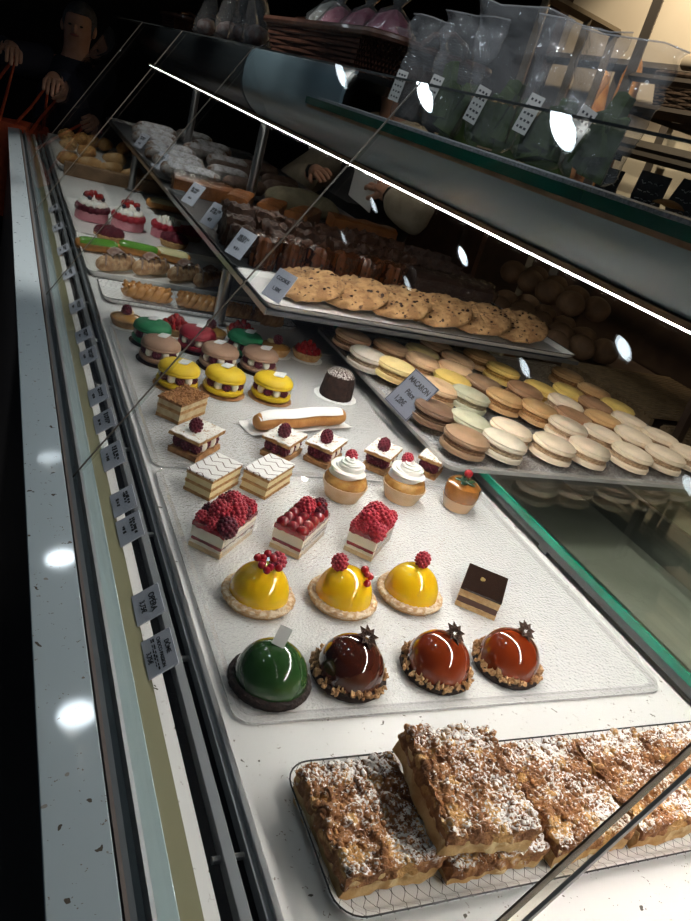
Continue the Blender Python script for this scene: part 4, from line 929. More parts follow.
# wrapped flat cakes and dark eclairs further along
lip_tray('cake_platter', 'dark tray of wrapped cakes and powdered biscuits, further tray on the raised shelf', .466, 1.10, 2.455, 3.86, SH, .010, mat('tray_dark', (.05, .055, .06), rough=.3), MATS['steel'], flare=.008)
t = thing('wrapped_flat_cake', 'flat brown cake wrapped in shiny film left of the gingerbread', 'cake', (.565, 2.355, SH+.001), R(-8))
part('flat_cake', B().slab(.17, .112, .0015, .038, 20, 14, lambda x, y: .006*(1-(2*y/.112)**4)), MATS['ginger'], t); part('film', B().slab(.18, .120, .0008, .042, 30, 20, lambda x, y: .007+nz((x, y, 4), 60, .007), lambda p: p+Vector((nz(p, 60, .004), nz(p.yzx, 60, .004), 0))), MATS['film'], t, ang=180)
mat('powdered', (.16, .14, .13), c2=(.26, .25, .24), ns=40, rough=.85, c3=(.13, .07, .04), n3=25)
mat('choc_biscuit', (.06, .034, .024), c2=(.10, .065, .05), ns=60, rough=.7, bump=.6, bs=120)
PW = [(.56, 2.52, 0, .17, 'nearest, in front of its stack'), (.74, 2.55, 1, .13, 'short dark one right of the nearest'), (.55, 2.65, 0, .16, 'second layer from the front'), (.72, 2.70, 0, .13, 'beside the second layer'), (.90, 2.66, 1, .12, 'dark and furthest right of the near rows'), (.56, 2.80, 0, .18, 'middle of the left side'), (.77, 2.86, 1, .14, 'dark, middle of the tray'), (.95, 2.84, 1, .13, 'dark, middle of the right side'), (.58, 2.98, 0, .17, 'left side, beyond the middle'), (.80, 3.02, 0, .15, 'centre, beyond the middle'), (.55, 3.16, 0, .15, 'left side towards the far end'), (.75, 3.20, 0, .16, 'centre towards the far end'), (.95, 3.12, 1, .14, 'dark, right side towards the far end'), (.58, 3.36, 0, .16, 'left and nearly at the far end'), (.82, 3.40, 0, .16, 'right and nearly at the far end'), (.62, 3.56, 0, .16, 'last but one at the far end'), (.80, 3.66, 0, .15, 'last of all at the far end')]
for i, (x, y, k, l, lb) in enumerate(PW):
    t = thing('sponge_finger', ('powdered pale finger cake, ' if k == 0 else 'chocolate finger cake, ')+lb, 'cake', (x, y, SH+.006), R(-12+(i*37 % 20)), 'finger cakes on the raised shelf')
    r = .025; l *= 1.08
    part('cake_finger', B().tube([(l*(s-.5), 0, r) for s in (0, .03, .1, .25, .5, .75, .9, .97, 1)], [r*.3, r*.65, r*.9, r, r*.98, r, r*.9, r*.65, r*.3], 16).warp(lambda p: Vector((p.x, p.y*1.25, p.z))+Vector((0, 0, nz((p.x, p.y, i), 40, .006)))), MATS['powdered' if k == 0 else 'choc_biscuit'], t)
    if k == 0: part('sugar_coat', B().grid(lambda u, v: Vector(((u-.5)*l*.9, 1.25*(r+.002)*(1-.5*abs(2*u-1)**7)*math.sin(R(65)*(2*v-1)), r+(r+.003)*(1-.5*abs(2*u-1)**7)*math.cos(R(65)*(2*v-1)))), 24, 12), mat('sugar_coat', (.36, .37, .40), c2=(.22, .21, .21), ns=60, rough=.9), t)

# ------------------------------------------------------------------ price cards
def scribble(t, w, h, rows, ma, sd, depth=-.0008):
    rr = random.Random(sd); b = B()
    for (v, u0, u1, hh) in rows:
        x = u0
        while x < u1:
            l = rr.uniform(.03, .07)*w*2; b.box((x*w, 0, v*h), (l*.6, .0006, hh*h*rr.uniform(.5, 1))); x += l/w*1.0
    part('illegible_print', b, ma, t, loc=(0, depth, 0), smooth=False)
mat('card_grey', (.17, .185, .23), rough=.4)
def price_card(px, py, z, w, h, lean, rz, label, lines=None, group='price cards on the rail', base='card_white', sd=0, foot=True, loc=None, border=False, cat='price card'):
    # card stands on its lower edge; reads from its local -y side
    t = thing('price_card', label, cat, loc if loc else U(px, py, z), 0, group, rot=(R(-lean), 0, rz))
    part('card', B().box((0, 0, h/2), (w, .0012, h)), MATS[base], t, smooth=False)
    if foot: part('card_foot', B().box((0, .006, .0022), (w*.9, .011, .0014)), MATS['acrylic_rim'], t, smooth=False)
    if border:
        b = B(); e = .0011
        for c, d in (((0, 0, e*1.6), (w-.002, .0004, e)), ((0, 0, h-e*1.6), (w-.002, .0004, e)), ((-w/2+e*1.6, 0, h/2), (e, .0004, h-.002)), ((w/2-e*1.6, 0, h/2), (e, .0004, h-.002))): b.box((c[0], -.0008, c[2]), d)
        part('border_line', b, MATS['ink'], t, smooth=False)
    for ln in lines or []:
        if ln[0] == '#': scribble(t, w, h, ln[1], MATS['ink'], sd)
        else: text('printed_text', ln[0], ln[1]*h, MATS['ink'], t, (ln[2]*w, -.0007, ln[3]*h), (R(90), 0, 0))
    return t
RZ = R(-90)          # faces the shopper (-x)
def rail_card(y, w, label, lines, sd, h=.030, x=.1640, lean=52):
    return price_card(0, 0, 0, w, h, lean, RZ, label, lines, sd=sd, loc=(x, y, -.0062), foot=False)
rail_card(.632, .046, 'rail price card printed with the French word for opera cake, second nearest', [('OPÉRA', .30, 0, .68), ('3,75€', .26, .02, .32)], 1)
rail_card(.560, .050, 'nearest price card on the rail, with three lines of writing', [('DÔME', .22, -.05, .80), ('CHOCO PASSION', .17, 0, .56), ('#', [(.40, -.38, .38, .05), (.33, -.38, .3, .05)]), ('3,75€', .22, .02, .16)], 2)
def scr(): return [('#', [(.72, -.30, .28, .16), (.60, -.30, .18, .12), (.28, -.15, .12, .15)])]
for y, w, lb, sd in ((.770, .050, 'rail price card third from the near end', 3), (.830, .050, 'rail price card fourth from the near end, touching the third', 4), (.945, .060, 'rail price card just beyond the first glass joint', 5), (1.05, .055, 'rail price card second beyond the first glass joint', 6), (1.14, .055, 'rail price card third beyond the first glass joint', 7), (1.30, .06, 'rail price card level with the caramel tart', 8), (1.40, .055, 'rail price card level with the nut braids', 9), (1.56, .06, 'rail price card before the second glass joint', 10), (1.78, .06, 'rail price card past the second glass joint', 11), (1.98, .06, 'rail price card level with the green eclairs', 12), (2.2, .06, 'rail price card level with the gateaux, near one', 13), (2.42, .06, 'rail price card level with the gateaux, far one', 14)):
    rail_card(y, w, lb, scr(), sd)
# macaron card on the tray
price_card(0, 0, 0, .092, .078, 34, R(-90), 'framed price card for macarons standing on the macaron tray', [('MACARON', .19, .0, .76), ('Pièce', .19, -.02, .49), ('1,20€', .20, -.10, .23)], 'price cards among the food', loc=(.668, 1.112, MTZ+.0095), border=True, base='card_grey', foot=False)
for (x, y, w, h, lb, ls) in ((.470, 1.315, .055, .058, 'price card at the left end of the cookie tray', [('COOKIE', .18, 0, .70), ('1,50€', .18, 0, .35)]), (.470, 1.60, .06, .062, 'price card at the left of the fluted brown cakes', scr()), (.470, 1.86, .06, .060, 'price card left of the brownies', scr()), (.470, 2.10, .06, .060, 'price card left of the wrapped flat cake', scr()), (.470, 2.62, .06, .055, 'price card by the nearest powdered finger cakes', scr()), (.470, 3.02, .06, .055, 'price card further along by the powdered finger cakes', scr()), (.96, 2.46, .05, .05, 'price card standing at the canopy post', scr())):
    price_card(0, 0, 0, w, h, 30, R(-72), lb, ls, 'price cards among the food', loc=(x, y, SH+.0145 if x < .6 else SH+.008), sd=int(y*100), foot=True)
# ------------------------------------------------------------------ on the top shelf: clear bags with green sweets
TOPZ = .4835
clear_mat('cello', (.97, .97, .98), 1.5, .07, bump=1, bs=45, extra=.11, body=(.75, .78, .8))
mat('green_sweet', (.035, .065, .014), c2=(.06, .095, .022), ns=30, rough=.5)
mat('label_paper', (.62, .62, .60), rough=.6)
def bag_fn(w0, w1, th, h, sd, flare=0):
    def f(u, v):
        a = 2*PI*u; t = v; wx = w0+(w1-w0)*t**1.1; wy = th*(1-t)**.75+.0012
        k = 1 if t > .03 else .75
        x = wx*math.copysign(abs(math.cos(a))**.7, math.cos(a))*k; y = wy*math.copysign(abs(math.sin(a))**.8, math.sin(a))*k
        return Vector((x+nz((x, t*.2, sd), 30, .012)*t+flare*t*t, y+nz((x*1.3, t*.25, sd+5), 28, .020)*t, h*t+nz((x, .3, sd), 16, .012)*t))
    return f
def green_bag(px, py, X, w0, w1, h, lean, label, sd, rz=0, green=True):
    p = UX(px, py, X)
    t = thing('sweet_bag', label, 'bag', (X, p.y, TOPZ+.004), 0, 'clear bags on the top shelf', rot=(R(lean), 0, R(rz)))
    part('clear_bag', B().grid(bag_fn(w0, w1, .028, h, sd), 40, 22, True), MATS['cello'], t, ang=180)
    part('top_seam', B().tube([(w1*s, nz((w1*s*1.3, .25, sd+5), 28, .020), h+nz((w1*s, .3, sd), 16, .012)) for s in (-1, -.5, 0, .5, 1)], .0010, 6), clear_mat('seam_film', (.95, .95, .96), 1.45, .1, extra=.35) if 'seam_film' not in MATS else MATS['seam_film'], t)
    rr = random.Random(sd)
    for k in range(5):
        x = rr.uniform(-.6, .6)*w0; b = B().slab(.034, .017, 0, rr.uniform(.045, .085), 8, 5, lambda xx, yy: nz((xx, yy, k), 40, .006), lambda q: Vector((q.x*(1-.4*q.z/.08), q.y*(1-.3*q.z/.08), q.z)))
        part('green_sweet' if green else 'dark_sweet', b, MATS['green_sweet'] if green else MATS['dark_cake'], t, loc=(x*.7, rr.uniform(-.005, .005), .005+.006*k), rot=(R(rr.uniform(-8, 8)), R(rr.uniform(-22, 22)), rr.uniform(-.4, .4)))
    lb = B().box((0, 0, 0), (.022, .0006, .050)); l = part('paper_label', lb, MATS['label_paper'], t, loc=(-w0*.45, -.031, .055), rot=(R(-6), R(rr.uniform(2, 16)), 0), smooth=False)
    b = B()
    for i in range(5):
        for j in range(3): b.box((-.006+j*.006, -.0005, -.018+i*.009), (.004*rr.uniform(.6, 1), .0004, .003))
    part('illegible_print', b, MATS['ink_grey'], l, smooth=False)
for a in ((414, 96, .66, .030, .045, .165, 3, 'narrow clear bag of dark sweets with a label, leftmost of the tall bags', 1, -62, False), (447, 100, .66, .032, .062, .180, -4, 'tall clear bag of green sweets with a label, second of the tall bags', 2, -62), (498, 110, .66, .034, .078, .185, 4, 'widest clear bag of green sweets, in the middle of the tall bags', 3, -62), (545, 130, .66, .034, .068, .175, -3, 'clear bag of green sweets, second from the right', 4, -64), (596, 150, .66, .034, .072, .160, 4, 'clear bag of green sweets next to the black rack, rightmost', 5, -64)):
    green_bag(*a)
# jumbled smaller green parcels between the bags
for i, (px, X, lb) in enumerate(((470, .74, 'small green wrapped parcel behind the second tall bag'), (522, .75, 'small green wrapped parcel behind the widest bag'), (572, .75, 'small green wrapped parcel behind the two right bags'))):
    p = UX(px, 100, X); t = thing('wrapped_parcel', lb, 'parcel', (X, p.y, TOPZ), i, 'green parcels on the top shelf')
    part('parcel', B().slab(.06, .04, 0, .085, 10, 8, lambda x, y: nz((x, y, i), 40, .012), lambda q: Vector((q.x*(1-.35*q.z/.08), q.y*(1-.2*q.z/.08), q.z))), MATS['green_sweet'], t)
# pebbled sheet at the front of the top shelf
t = thing('shelf_mat', 'pebbled grey sheet along the front of the top glass shelf', 'mat', (.52, .80, TOPZ)); part('pebbled_sheet', B().prism(rounded(-.026, .05, -.37, .60, .02), .0004, .004), mat('grain_sheet', (.20, .21, .22), c2=(.38, .39, .41), ns=300, rough=.45, bump=.6, bs=300), t, smooth=False)
# wicker baskets
mat('wicker', (.050, .020, .013), c2=(.085, .036, .022), ns=60, rough=.45, coat=.3)
mat('wicker_rack', (.040, .026, .018), c2=(.10, .07, .05), ns=70, rough=.5)
def basket(label, loc, lx, ly, h, rz, ma, grp=None, handle=False, n=26):
    t = thing('wicker_basket', label, 'basket', loc, rz, grp)
    b = B(); rows = max(5, int(h/.0085))
    for i in range(rows):
        z = .005+h*i/rows; g = 1+.14*i/rows; pts = []
        base = rounded(-lx*g, lx*g, -ly*g, ly*g, min(lx, ly)*.5, 9); m = len(base)
        for q in range(m*3):
            k = q/3; a = Vector(base[int(k) % m]); c = Vector(base[(int(k)+1) % m]); p = a.lerp(c, k-int(k)); d = p.normalized()
            s = .0028*(1 if (q+i) % 2 else -1); pts.append((p.x+d.x*s, p.y+d.y*s, z))
        b.tube(pts+[pts[0]], .0052, 6, False)
    part('woven_side', b, ma, t)
    g = 1.16; ring = rounded(-lx*g, lx*g, -ly*g, ly*g, min(lx, ly)*.5, 9); pts = [(x, y, h+.004) for x, y in ring]
    part('rim', B().tube(pts+[pts[0]], .008, 8, False), ma, t)
    part('basket_floor', B().prism(rounded(-lx, lx, -ly, ly, min(lx, ly)*.5, 9), .0008, .008), ma, t, smooth=False)
    if handle:
        for s in (-1, 1): part('handle', B().tube([(-.05, s*ly*1.15, h), (-.035, s*(ly*1.15+.02), h+.028), (0, s*(ly*1.15+.03), h+.038), (.035, s*(ly*1.15+.02), h+.028), (.05, s*ly*1.15, h)], .006, 8), ma, t)
    return t
TOPF = .548
basket('dark brown wicker basket of pink and white sweet bags on the counter top', (.72, 1.80, TOPF), .115, .300, .062, R(2), MATS['wicker'], 'wicker baskets on the counter top', True)
basket('dark wicker basket at the far end of the counter top', (.74, 3.68, TOPF), .11, .17, .05, 0, MATS['wicker'], 'wicker baskets on the counter top', True)
def sweet(name, label, c, col, r, h, tilt, rz, sd, grp):
    t = thing(name, label, 'sweets', c, 0, grp, rot=(R(tilt), R(sd*7 % 12-6), rz))
    part('sweets', B().lathe([(0, 0), (r*.6, .004), (r, h*.3), (r*.95, h*.6), (r*.6, h*.85), (r*.2, h*.97), (0, h)], 36, wob=lambda a, j: 1+.09*math.sin(9*a+j*1.3)), col, t)
    part('clear_wrap', B().lathe([(0, -.001), (r*.7, .002), (r*1.09, h*.3), (r*1.05, h*.62), (r*.55, h*.93), (r*.16, h*1.05), (r*.5, h*1.28), (r*.62, h*1.36)], 30, wob=lambda a, j: 1+.12*math.sin(5*a+j*2+sd)), MATS['cello'], t, ang=180)
    return t
mat('pink_sweet', (.34, .07, .135), c2=(.46, .16, .22), ns=45, rough=.45); mat('white_sweet', (.50, .50, .46), c2=(.36, .38, .34), ns=55, rough=.5)
BZ = TOPF+.014
for i, (y, lb) in enumerate(((1.925, 'bag of pink striped sweets, left of the pink three'), (1.795, 'bag of pink striped sweets, middle of the pink three'), (1.665, 'bag of pink striped sweets, right of the pink three'))):
    sweet('sweet_bag', lb, (.71, y, BZ), MATS['pink_sweet'], .052, .118, -8+6*i, .4*i, i, 'sweet bags in the wicker basket')
sweet('sweet_bag', 'bag of white sweets in the wicker basket, left of the pink ones', (.71, 2.05, BZ), MATS['white_sweet'], .050, .135, 4, 1, 5, 'sweet bags in the wicker basket')
sweet('sweet_bag', 'small bag of white sweets at the right end of the wicker basket', (.70, 1.56, BZ), MATS['white_sweet'], .035, .060, -6, 2, 7, 'sweet bags in the wicker basket')
mat('pale_sweet', (.30, .27, .26), c2=(.18, .10, .08), ns=40, rough=.5)
for i, (px, py, lb) in enumerate(((205, 40, 'twisted clear cone bag left of the basket, leftmost of four'), (226, 44, 'twisted clear cone bag left of the basket, second of four'), (243, 45, 'twisted clear cone bag left of the basket, third of four'), (256, 46, 'twisted clear cone bag beside the basket, rightmost of four'))):
    p = UX(px, py, .70)
    t = thing('cone_bag', lb, 'bag', (.70, p.y, TOPF+.013), 0, 'clear cone bags', rot=(R(-8), R(10*(i % 2)), i))
    h = .20-.02*(i == 3)
    part('clear_cone', B().lathe([(0, .001), (.048, .003), (.045, .05), (.028, .11), (.009, h*.85), (.016, h*.95), (.021, h)], 26, wob=lambda a, j: 1+.10*math.sin(4*a+j*1.7+i)), MATS['cello'], t, ang=180)
    part('sweets', B().ell((0, 0, .029), (.038, .038, .028), 16, 10, f=lambda p: p*(1+.15*noise.noise(p*60+Vector((i, 0, 0))))), MATS['pale_sweet'], t)

# ------------------------------------------------------------------ behind the counter: rack, baskets, baguettes, chalk signs
mat('rack_metal', (.11, .095, .08), metal=.6, rough=.4)
rk = thing('bread_rack', 'black metal bread rack standing against the cream wall', 'rack', (0, 0, 0))
def bar(name, a, c, w, ma=None): 
    a, c = Vector(a), Vector(c); return part(name, B().tube([a, c], w, 4), ma or MATS['rack_metal'], rk, smooth=False)
for x, y in ((1.91, 2.40), (1.91, .95), (2.45, 2.40), (2.45, .95)): bar('upright', (x, y, ZF if x > 2 else -.049), (x, y, 1.62), .022)
for x, z in ((1.91, 1.30), (1.91, .815), (1.91, .728), (1.91, .589), (2.45, 1.30), (2.45, .728)): bar('shelf_rail', (x, .95, z), (x, 2.40, z), .014)
for y in (.95, 2.40):
    for z in (1.30, .728, .33): bar('side_rail', (1.91, y, z), (2.45, y, z), .018)
bar('wall_rail', (2.70, .9, .985), (2.70, 4.1, .985), .03)
bar('wall_rail', (2.70, .9, .66), (2.70, 4.1, .66), .03)
for y in (1.75, 2.15, 2.55, 3.05, 3.5): bar('wall_post', (2.72, y, .32), (2.72, y, .99), .024)
sr = thing('bag_stand', 'tan metal stand with uprights above the tall clear bags', 'stand', (0, 0, 0)); mat('tan_metal', (.30, .24, .16), metal=.5, rough=.4)
for a, c in (((1.30, 2.47, .968), (1.86, 2.47, .925)), ((1.30, 2.47, .46), (1.86, 2.47, .46)), ((1.55, 2.47, .46), (1.55, 2.47, .95)), ((1.727, 2.47, .46), (1.727, 2.47, .935)), ((1.845, 2.47, -.049), (1.845, 2.47, .925))):
    part('frame_bar', B().tube([a, c], .017, 4), MATS['tan_metal'], sr, smooth=False)
for x in (2.02, 2.16): bar('basket_rail', (x, .95, .728), (x, 2.40, .728), .012)
for i, (x, y) in enumerate(((2.10, 2.18), (2.10, 1.76))):
    basket('black wicker basket on the rack shelf, '+('left one' if i == 0 else 'right one at the picture edge'), (x, y, .7425), .12, .165, .10, 0, MATS['wicker_rack'], 'wicker baskets on the rack')
t = thing('paper_roll', 'rolled beige paper lying on top of the left rack basket', 'paper roll', (2.02, 2.17, .892), R(90)); part('paper', B().tube([(-.12, 0, 0), (.12, 0, 0)], .022, 16), mat('roll_paper', (.42, .36, .27), rough=.7), t)
mat('baguette', (.42, .17, .045), c2=(.58, .30, .10), ns=18, rough=.55, bump=.5, bs=60)
for i, (a, c, lb) in enumerate((((2.02, 2.49, .303), (2.02, 2.53, .90), 'long baguette standing upright behind the rack upright'), ((2.02, 2.60, .303), (2.02, 2.68, .84), 'second baguette standing upright, further left and partly behind a bag'))):
    a, c = Vector(a), Vector(c); t = thing('baguette', lb, 'bread', a, 0, 'standing baguettes'); d = c-a
    part('crust', B().tube([d*s for s in (0, .03, .12, .3, .5, .7, .88, .97, 1)], [.012, .028, .038, .040, .041, .040, .036, .024, .008], 14).warp(lambda p: p+Vector((nz(p, 18, .008), nz(p, 22, .008), 0))), MATS['baguette'], t)
part('baguette_rest', B().box((2.02, 2.56, .290), (.14, .34, .012)), MATS['rack_metal'], rk, smooth=False)
# back counter with bread shelf
mat('back_wood', (.045, .026, .015), c2=(.03, .016, .01), ns=14, rough=.5)
bc = thing('back_counter', 'dark timber back counter behind the staff aisle', 'counter', (0, 0, 0))
part('carcass', B().box((1.83, 1.62, -.50), (.56, 1.86, .84)), MATS['back_wood'], bc, smooth=False)
part('counter_top', B().box((1.82, 1.62, -.065), (.60, 1.90, .03)), MATS['back_wood'], bc, bevel=.003)
part('dark_backing', B().box((2.16, 1.62, .12), (.03, 1.86, .34)), MATS['back_wood'], bc, smooth=False)  # added dark panel that keeps the bright wall behind out of view
sh = thing('bread_shelf', 'dark timber shelf above the back counter carrying the small chalk signs', 'shelf', (1.58, 1.90, .43)); part('board', B().box((0, 0, 0), (.36, 1.3, .02)), MATS['back_wood'], sh, bevel=.002)
for y in (-.63, .60): part('shelf_leg', B().box((-.035, y, -.2445), (.02, .02, .469)), MATS['back_wood'], sh, smooth=False)
def chalk(px, py, X, w, h, rz, lean, label, sd):
    p = UX(px, py, X); t = thing('chalk_sign', label, 'sign', (X, p.y, .4405), 0, 'small chalk signs', rot=(R(-lean), 0, R(rz)))
    part('slate', B().box((0, 0, h/2), (w, .004, h)), mat('slate', (.016, .016, .017), rough=.6), t, bevel=.001)
    b = B(); rr = random.Random(sd)
    for i in range(3):
        x = -w*.36
        while x < w*.34:
            l = rr.uniform(.006, .014); b.tube([(x, -.0026, h*(.75-.22*i)+rr.uniform(-.003, .003)), (x+l*.5, -.0026, h*(.75-.22*i)+rr.uniform(-.006, .006)), (x+l, -.0026, h*(.75-.22*i)+rr.uniform(-.003, .003))], .0011, 4); x += l*1.35
    part('chalk_marks', b, mat('chalk', (.5, .5, .48), rough=.9), t)
for a in ((611, 168, 1.50, .075, .085, -78, 10, 'small chalk sign behind the rightmost bag', 1), (648, 190, 1.50, .085, .10, -70, 8, 'chalk sign in the middle, beside the pebbled sheet tip', 2), (686, 195, 1.50, .12, .115, -84, 22, 'larger leaning chalk sign at the right edge', 3)): chalk(*a)
p = UX(664, 214, 1.46); t = thing('small_loaf', 'small orange crusted loaf below the chalk signs', 'bread', (1.46, p.y, .441), R(70)); part('crust', B().ell((0, 0, .024), (.07, .036, .027), 18, 12, f=lambda q: q*(1+.1*noise.noise(q*30))), MATS['baguette'], t)
# pile of round loaves with pale cards
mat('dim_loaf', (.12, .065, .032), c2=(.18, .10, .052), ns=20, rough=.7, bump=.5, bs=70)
lt = thing('loaf_tray', 'dark tray of round loaves on the back counter', 'tray', (1.72, 2.145, -.0495)); part('tray', B().box((0, 0, .006), (.32, .58, .010)), MATS['back_wood'], lt, smooth=False); part('tray_front', B().box((-.155, 0, .028), (.010, .58, .034)), MATS['back_wood'], lt, smooth=False)
q = 0
LW = ('front row', 'second row', 'third row')
for k, (x, z, cnt) in enumerate(((1.630, -.037, 5), (1.735, -.037, 5), (1.832, -.037, 5), (1.68, .079, 4), (1.785, .079, 4))):
    for j in range(cnt):
        y = 1.915+(.116)*j+(.06 if k > 2 else 0)
        t = thing('round_loaf', 'dim round loaf on the back counter, %s, %s from the right' % (('front row', 'middle row', 'rear row', 'upper front row', 'upper rear row')[k], ('first', 'second', 'third', 'fourth', 'fifth', 'sixth')[j]), 'bread', (x, y, z), j, 'round loaves on the back counter')
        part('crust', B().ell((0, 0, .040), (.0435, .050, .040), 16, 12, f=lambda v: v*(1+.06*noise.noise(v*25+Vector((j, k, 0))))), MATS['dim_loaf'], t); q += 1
for i, y in enumerate((2.40, 2.22, 2.04)):
    t = thing('blank_card', 'pale blank card in front of the round loaves, '+('left', 'middle', 'right')[i]+' of three', 'card', (1.535, y, -.049), 0, 'pale cards by the loaves', rot=(R(-18), 0, R(-90))); part('card', B().box((0, 0, .04), (.11, .003, .075)), mat('grey_card', (.30, .31, .32), rough=.6), t, smooth=False)
mat('cane', (.17, .11, .055), c2=(.11, .07, .035), ns=30, rough=.6)
for i, (y0, y1) in enumerate(((1.42, 1.82), (.98, 1.38))):
    t = thing('cane_tray', 'slatted cane tray on the back counter, '+('left one' if i == 0 else 'right one nearer the camera'), 'tray', (1.82, (y0+y1)/2, -.0495), 0, 'slatted cane trays')
    for k in range(22):
        part('slat', B().box((0, (k-10.5)*(y1-y0)/22.5, .030), (.44, .011, .007)), MATS['cane'], t, smooth=False)
    for x in (-.21, .21): part('side_bar', B().box((x, 0, .0135), (.014, y1-y0, .026)), MATS['cane'], t, smooth=False)

# ------------------------------------------------------------------ people
mat('skin', (.42, .22, .14), c2=(.46, .25, .17), ns=30, rough=.5, sss=.15); mat('sleeve', (.40, .34, .25), c2=(.34, .285, .20), ns=30, rough=.85, bump=.3, bs=90)
mat('black_cloth', (.012, .012, .014), rough=.9); mat('navy_cloth', (.010, .013, .028), rough=.85); mat('grey_hair', (.085, .085, .09), c2=(.05, .05, .052), ns=90, rough=.6); mat('dark_hair', (.015, .010, .008), rough=.5)
def skin_mesh(name, verts, edges, radii, ma, parent, levels=2, root=0, label=None):
    me = bpy.data.meshes.new(name); me.from_pydata([tuple(v) for v in verts], edges, []); o = obj(name, me, parent, label=label)
    o.modifiers.new('skin', 'SKIN'); sv = me.skin_vertices[0].data if me.skin_vertices else None
    if sv is None:
        bm = bmesh.new(); bm.from_mesh(me); bm.verts.layers.skin.verify(); bm.to_mesh(me); bm.free(); sv = me.skin_vertices[0].data
    for i, r in enumerate(radii):
        sv[i].radius = (r, r) if isinstance(r, (int, float)) else r; sv[i].use_root = (i == root)
    su = o.modifiers.new('sub', 'SUBSURF'); su.levels = levels; su.render_levels = levels
    o.modifiers['skin'].use_smooth_shade = True; 
    dg = bpy.context.evaluated_depsgraph_get(); dg.update(); m2 = bpy.data.meshes.new_from_object(o.evaluated_get(dg)); o.modifiers.clear(); o.data = m2
    m2.materials.clear(); m2.materials.append(ma); m2.polygons.foreach_set('use_smooth', [True]*len(m2.polygons)); return o
def hand_nodes(w, d, n, side, curl, V, E, RR, wi):
    # palm and five fingers grown from wrist vertex wi; d = pointing direction, n = back-of-hand normal
    d = d.normalized(); n = (n-d*n.dot(d)).normalized(); s = d.cross(n)*side
    pi = len(V); V.append(w+d*.045); RR.append((.030, .016)); E.append((wi, pi))
    for k, (off, l) in enumerate(((-.028, .070), (-.010, .080), (.010, .076), (.027, .060))):
        prev = pi; base = w+d*.088+s*off; V.append(base); RR.append(.0098); i = len(V)-1; E.append((prev, i)); prev = i; p = base; a = curl*.5
        for seg in (.45, .32, .23):
            p = p+(d*math.cos(a)-n*math.sin(a))*l*seg; V.append(p); RR.append(.0085 if seg > .3 else .0072); E.append((prev, len(V)-1)); prev = len(V)-1; a += curl
    b0 = w+d*.030-s*.034-n*.004; V.append(b0); RR.append(.012); E.append((pi, len(V)-1)); prev = len(V)-1
    for q, l in ((d*.8-s*.45-n*.35, .034), (d*.95-s*.1-n*.4, .028)): b0 = b0+q.normalized()*l; V.append(b0); RR.append(.0095); E.append((prev, len(V)-1)); prev = len(V)-1
def head(parent, c, f, hair, hairlen, skin='skin'):
    # f = facing direction; returns nothing, adds hair; the head itself belongs to the body mesh
    pass
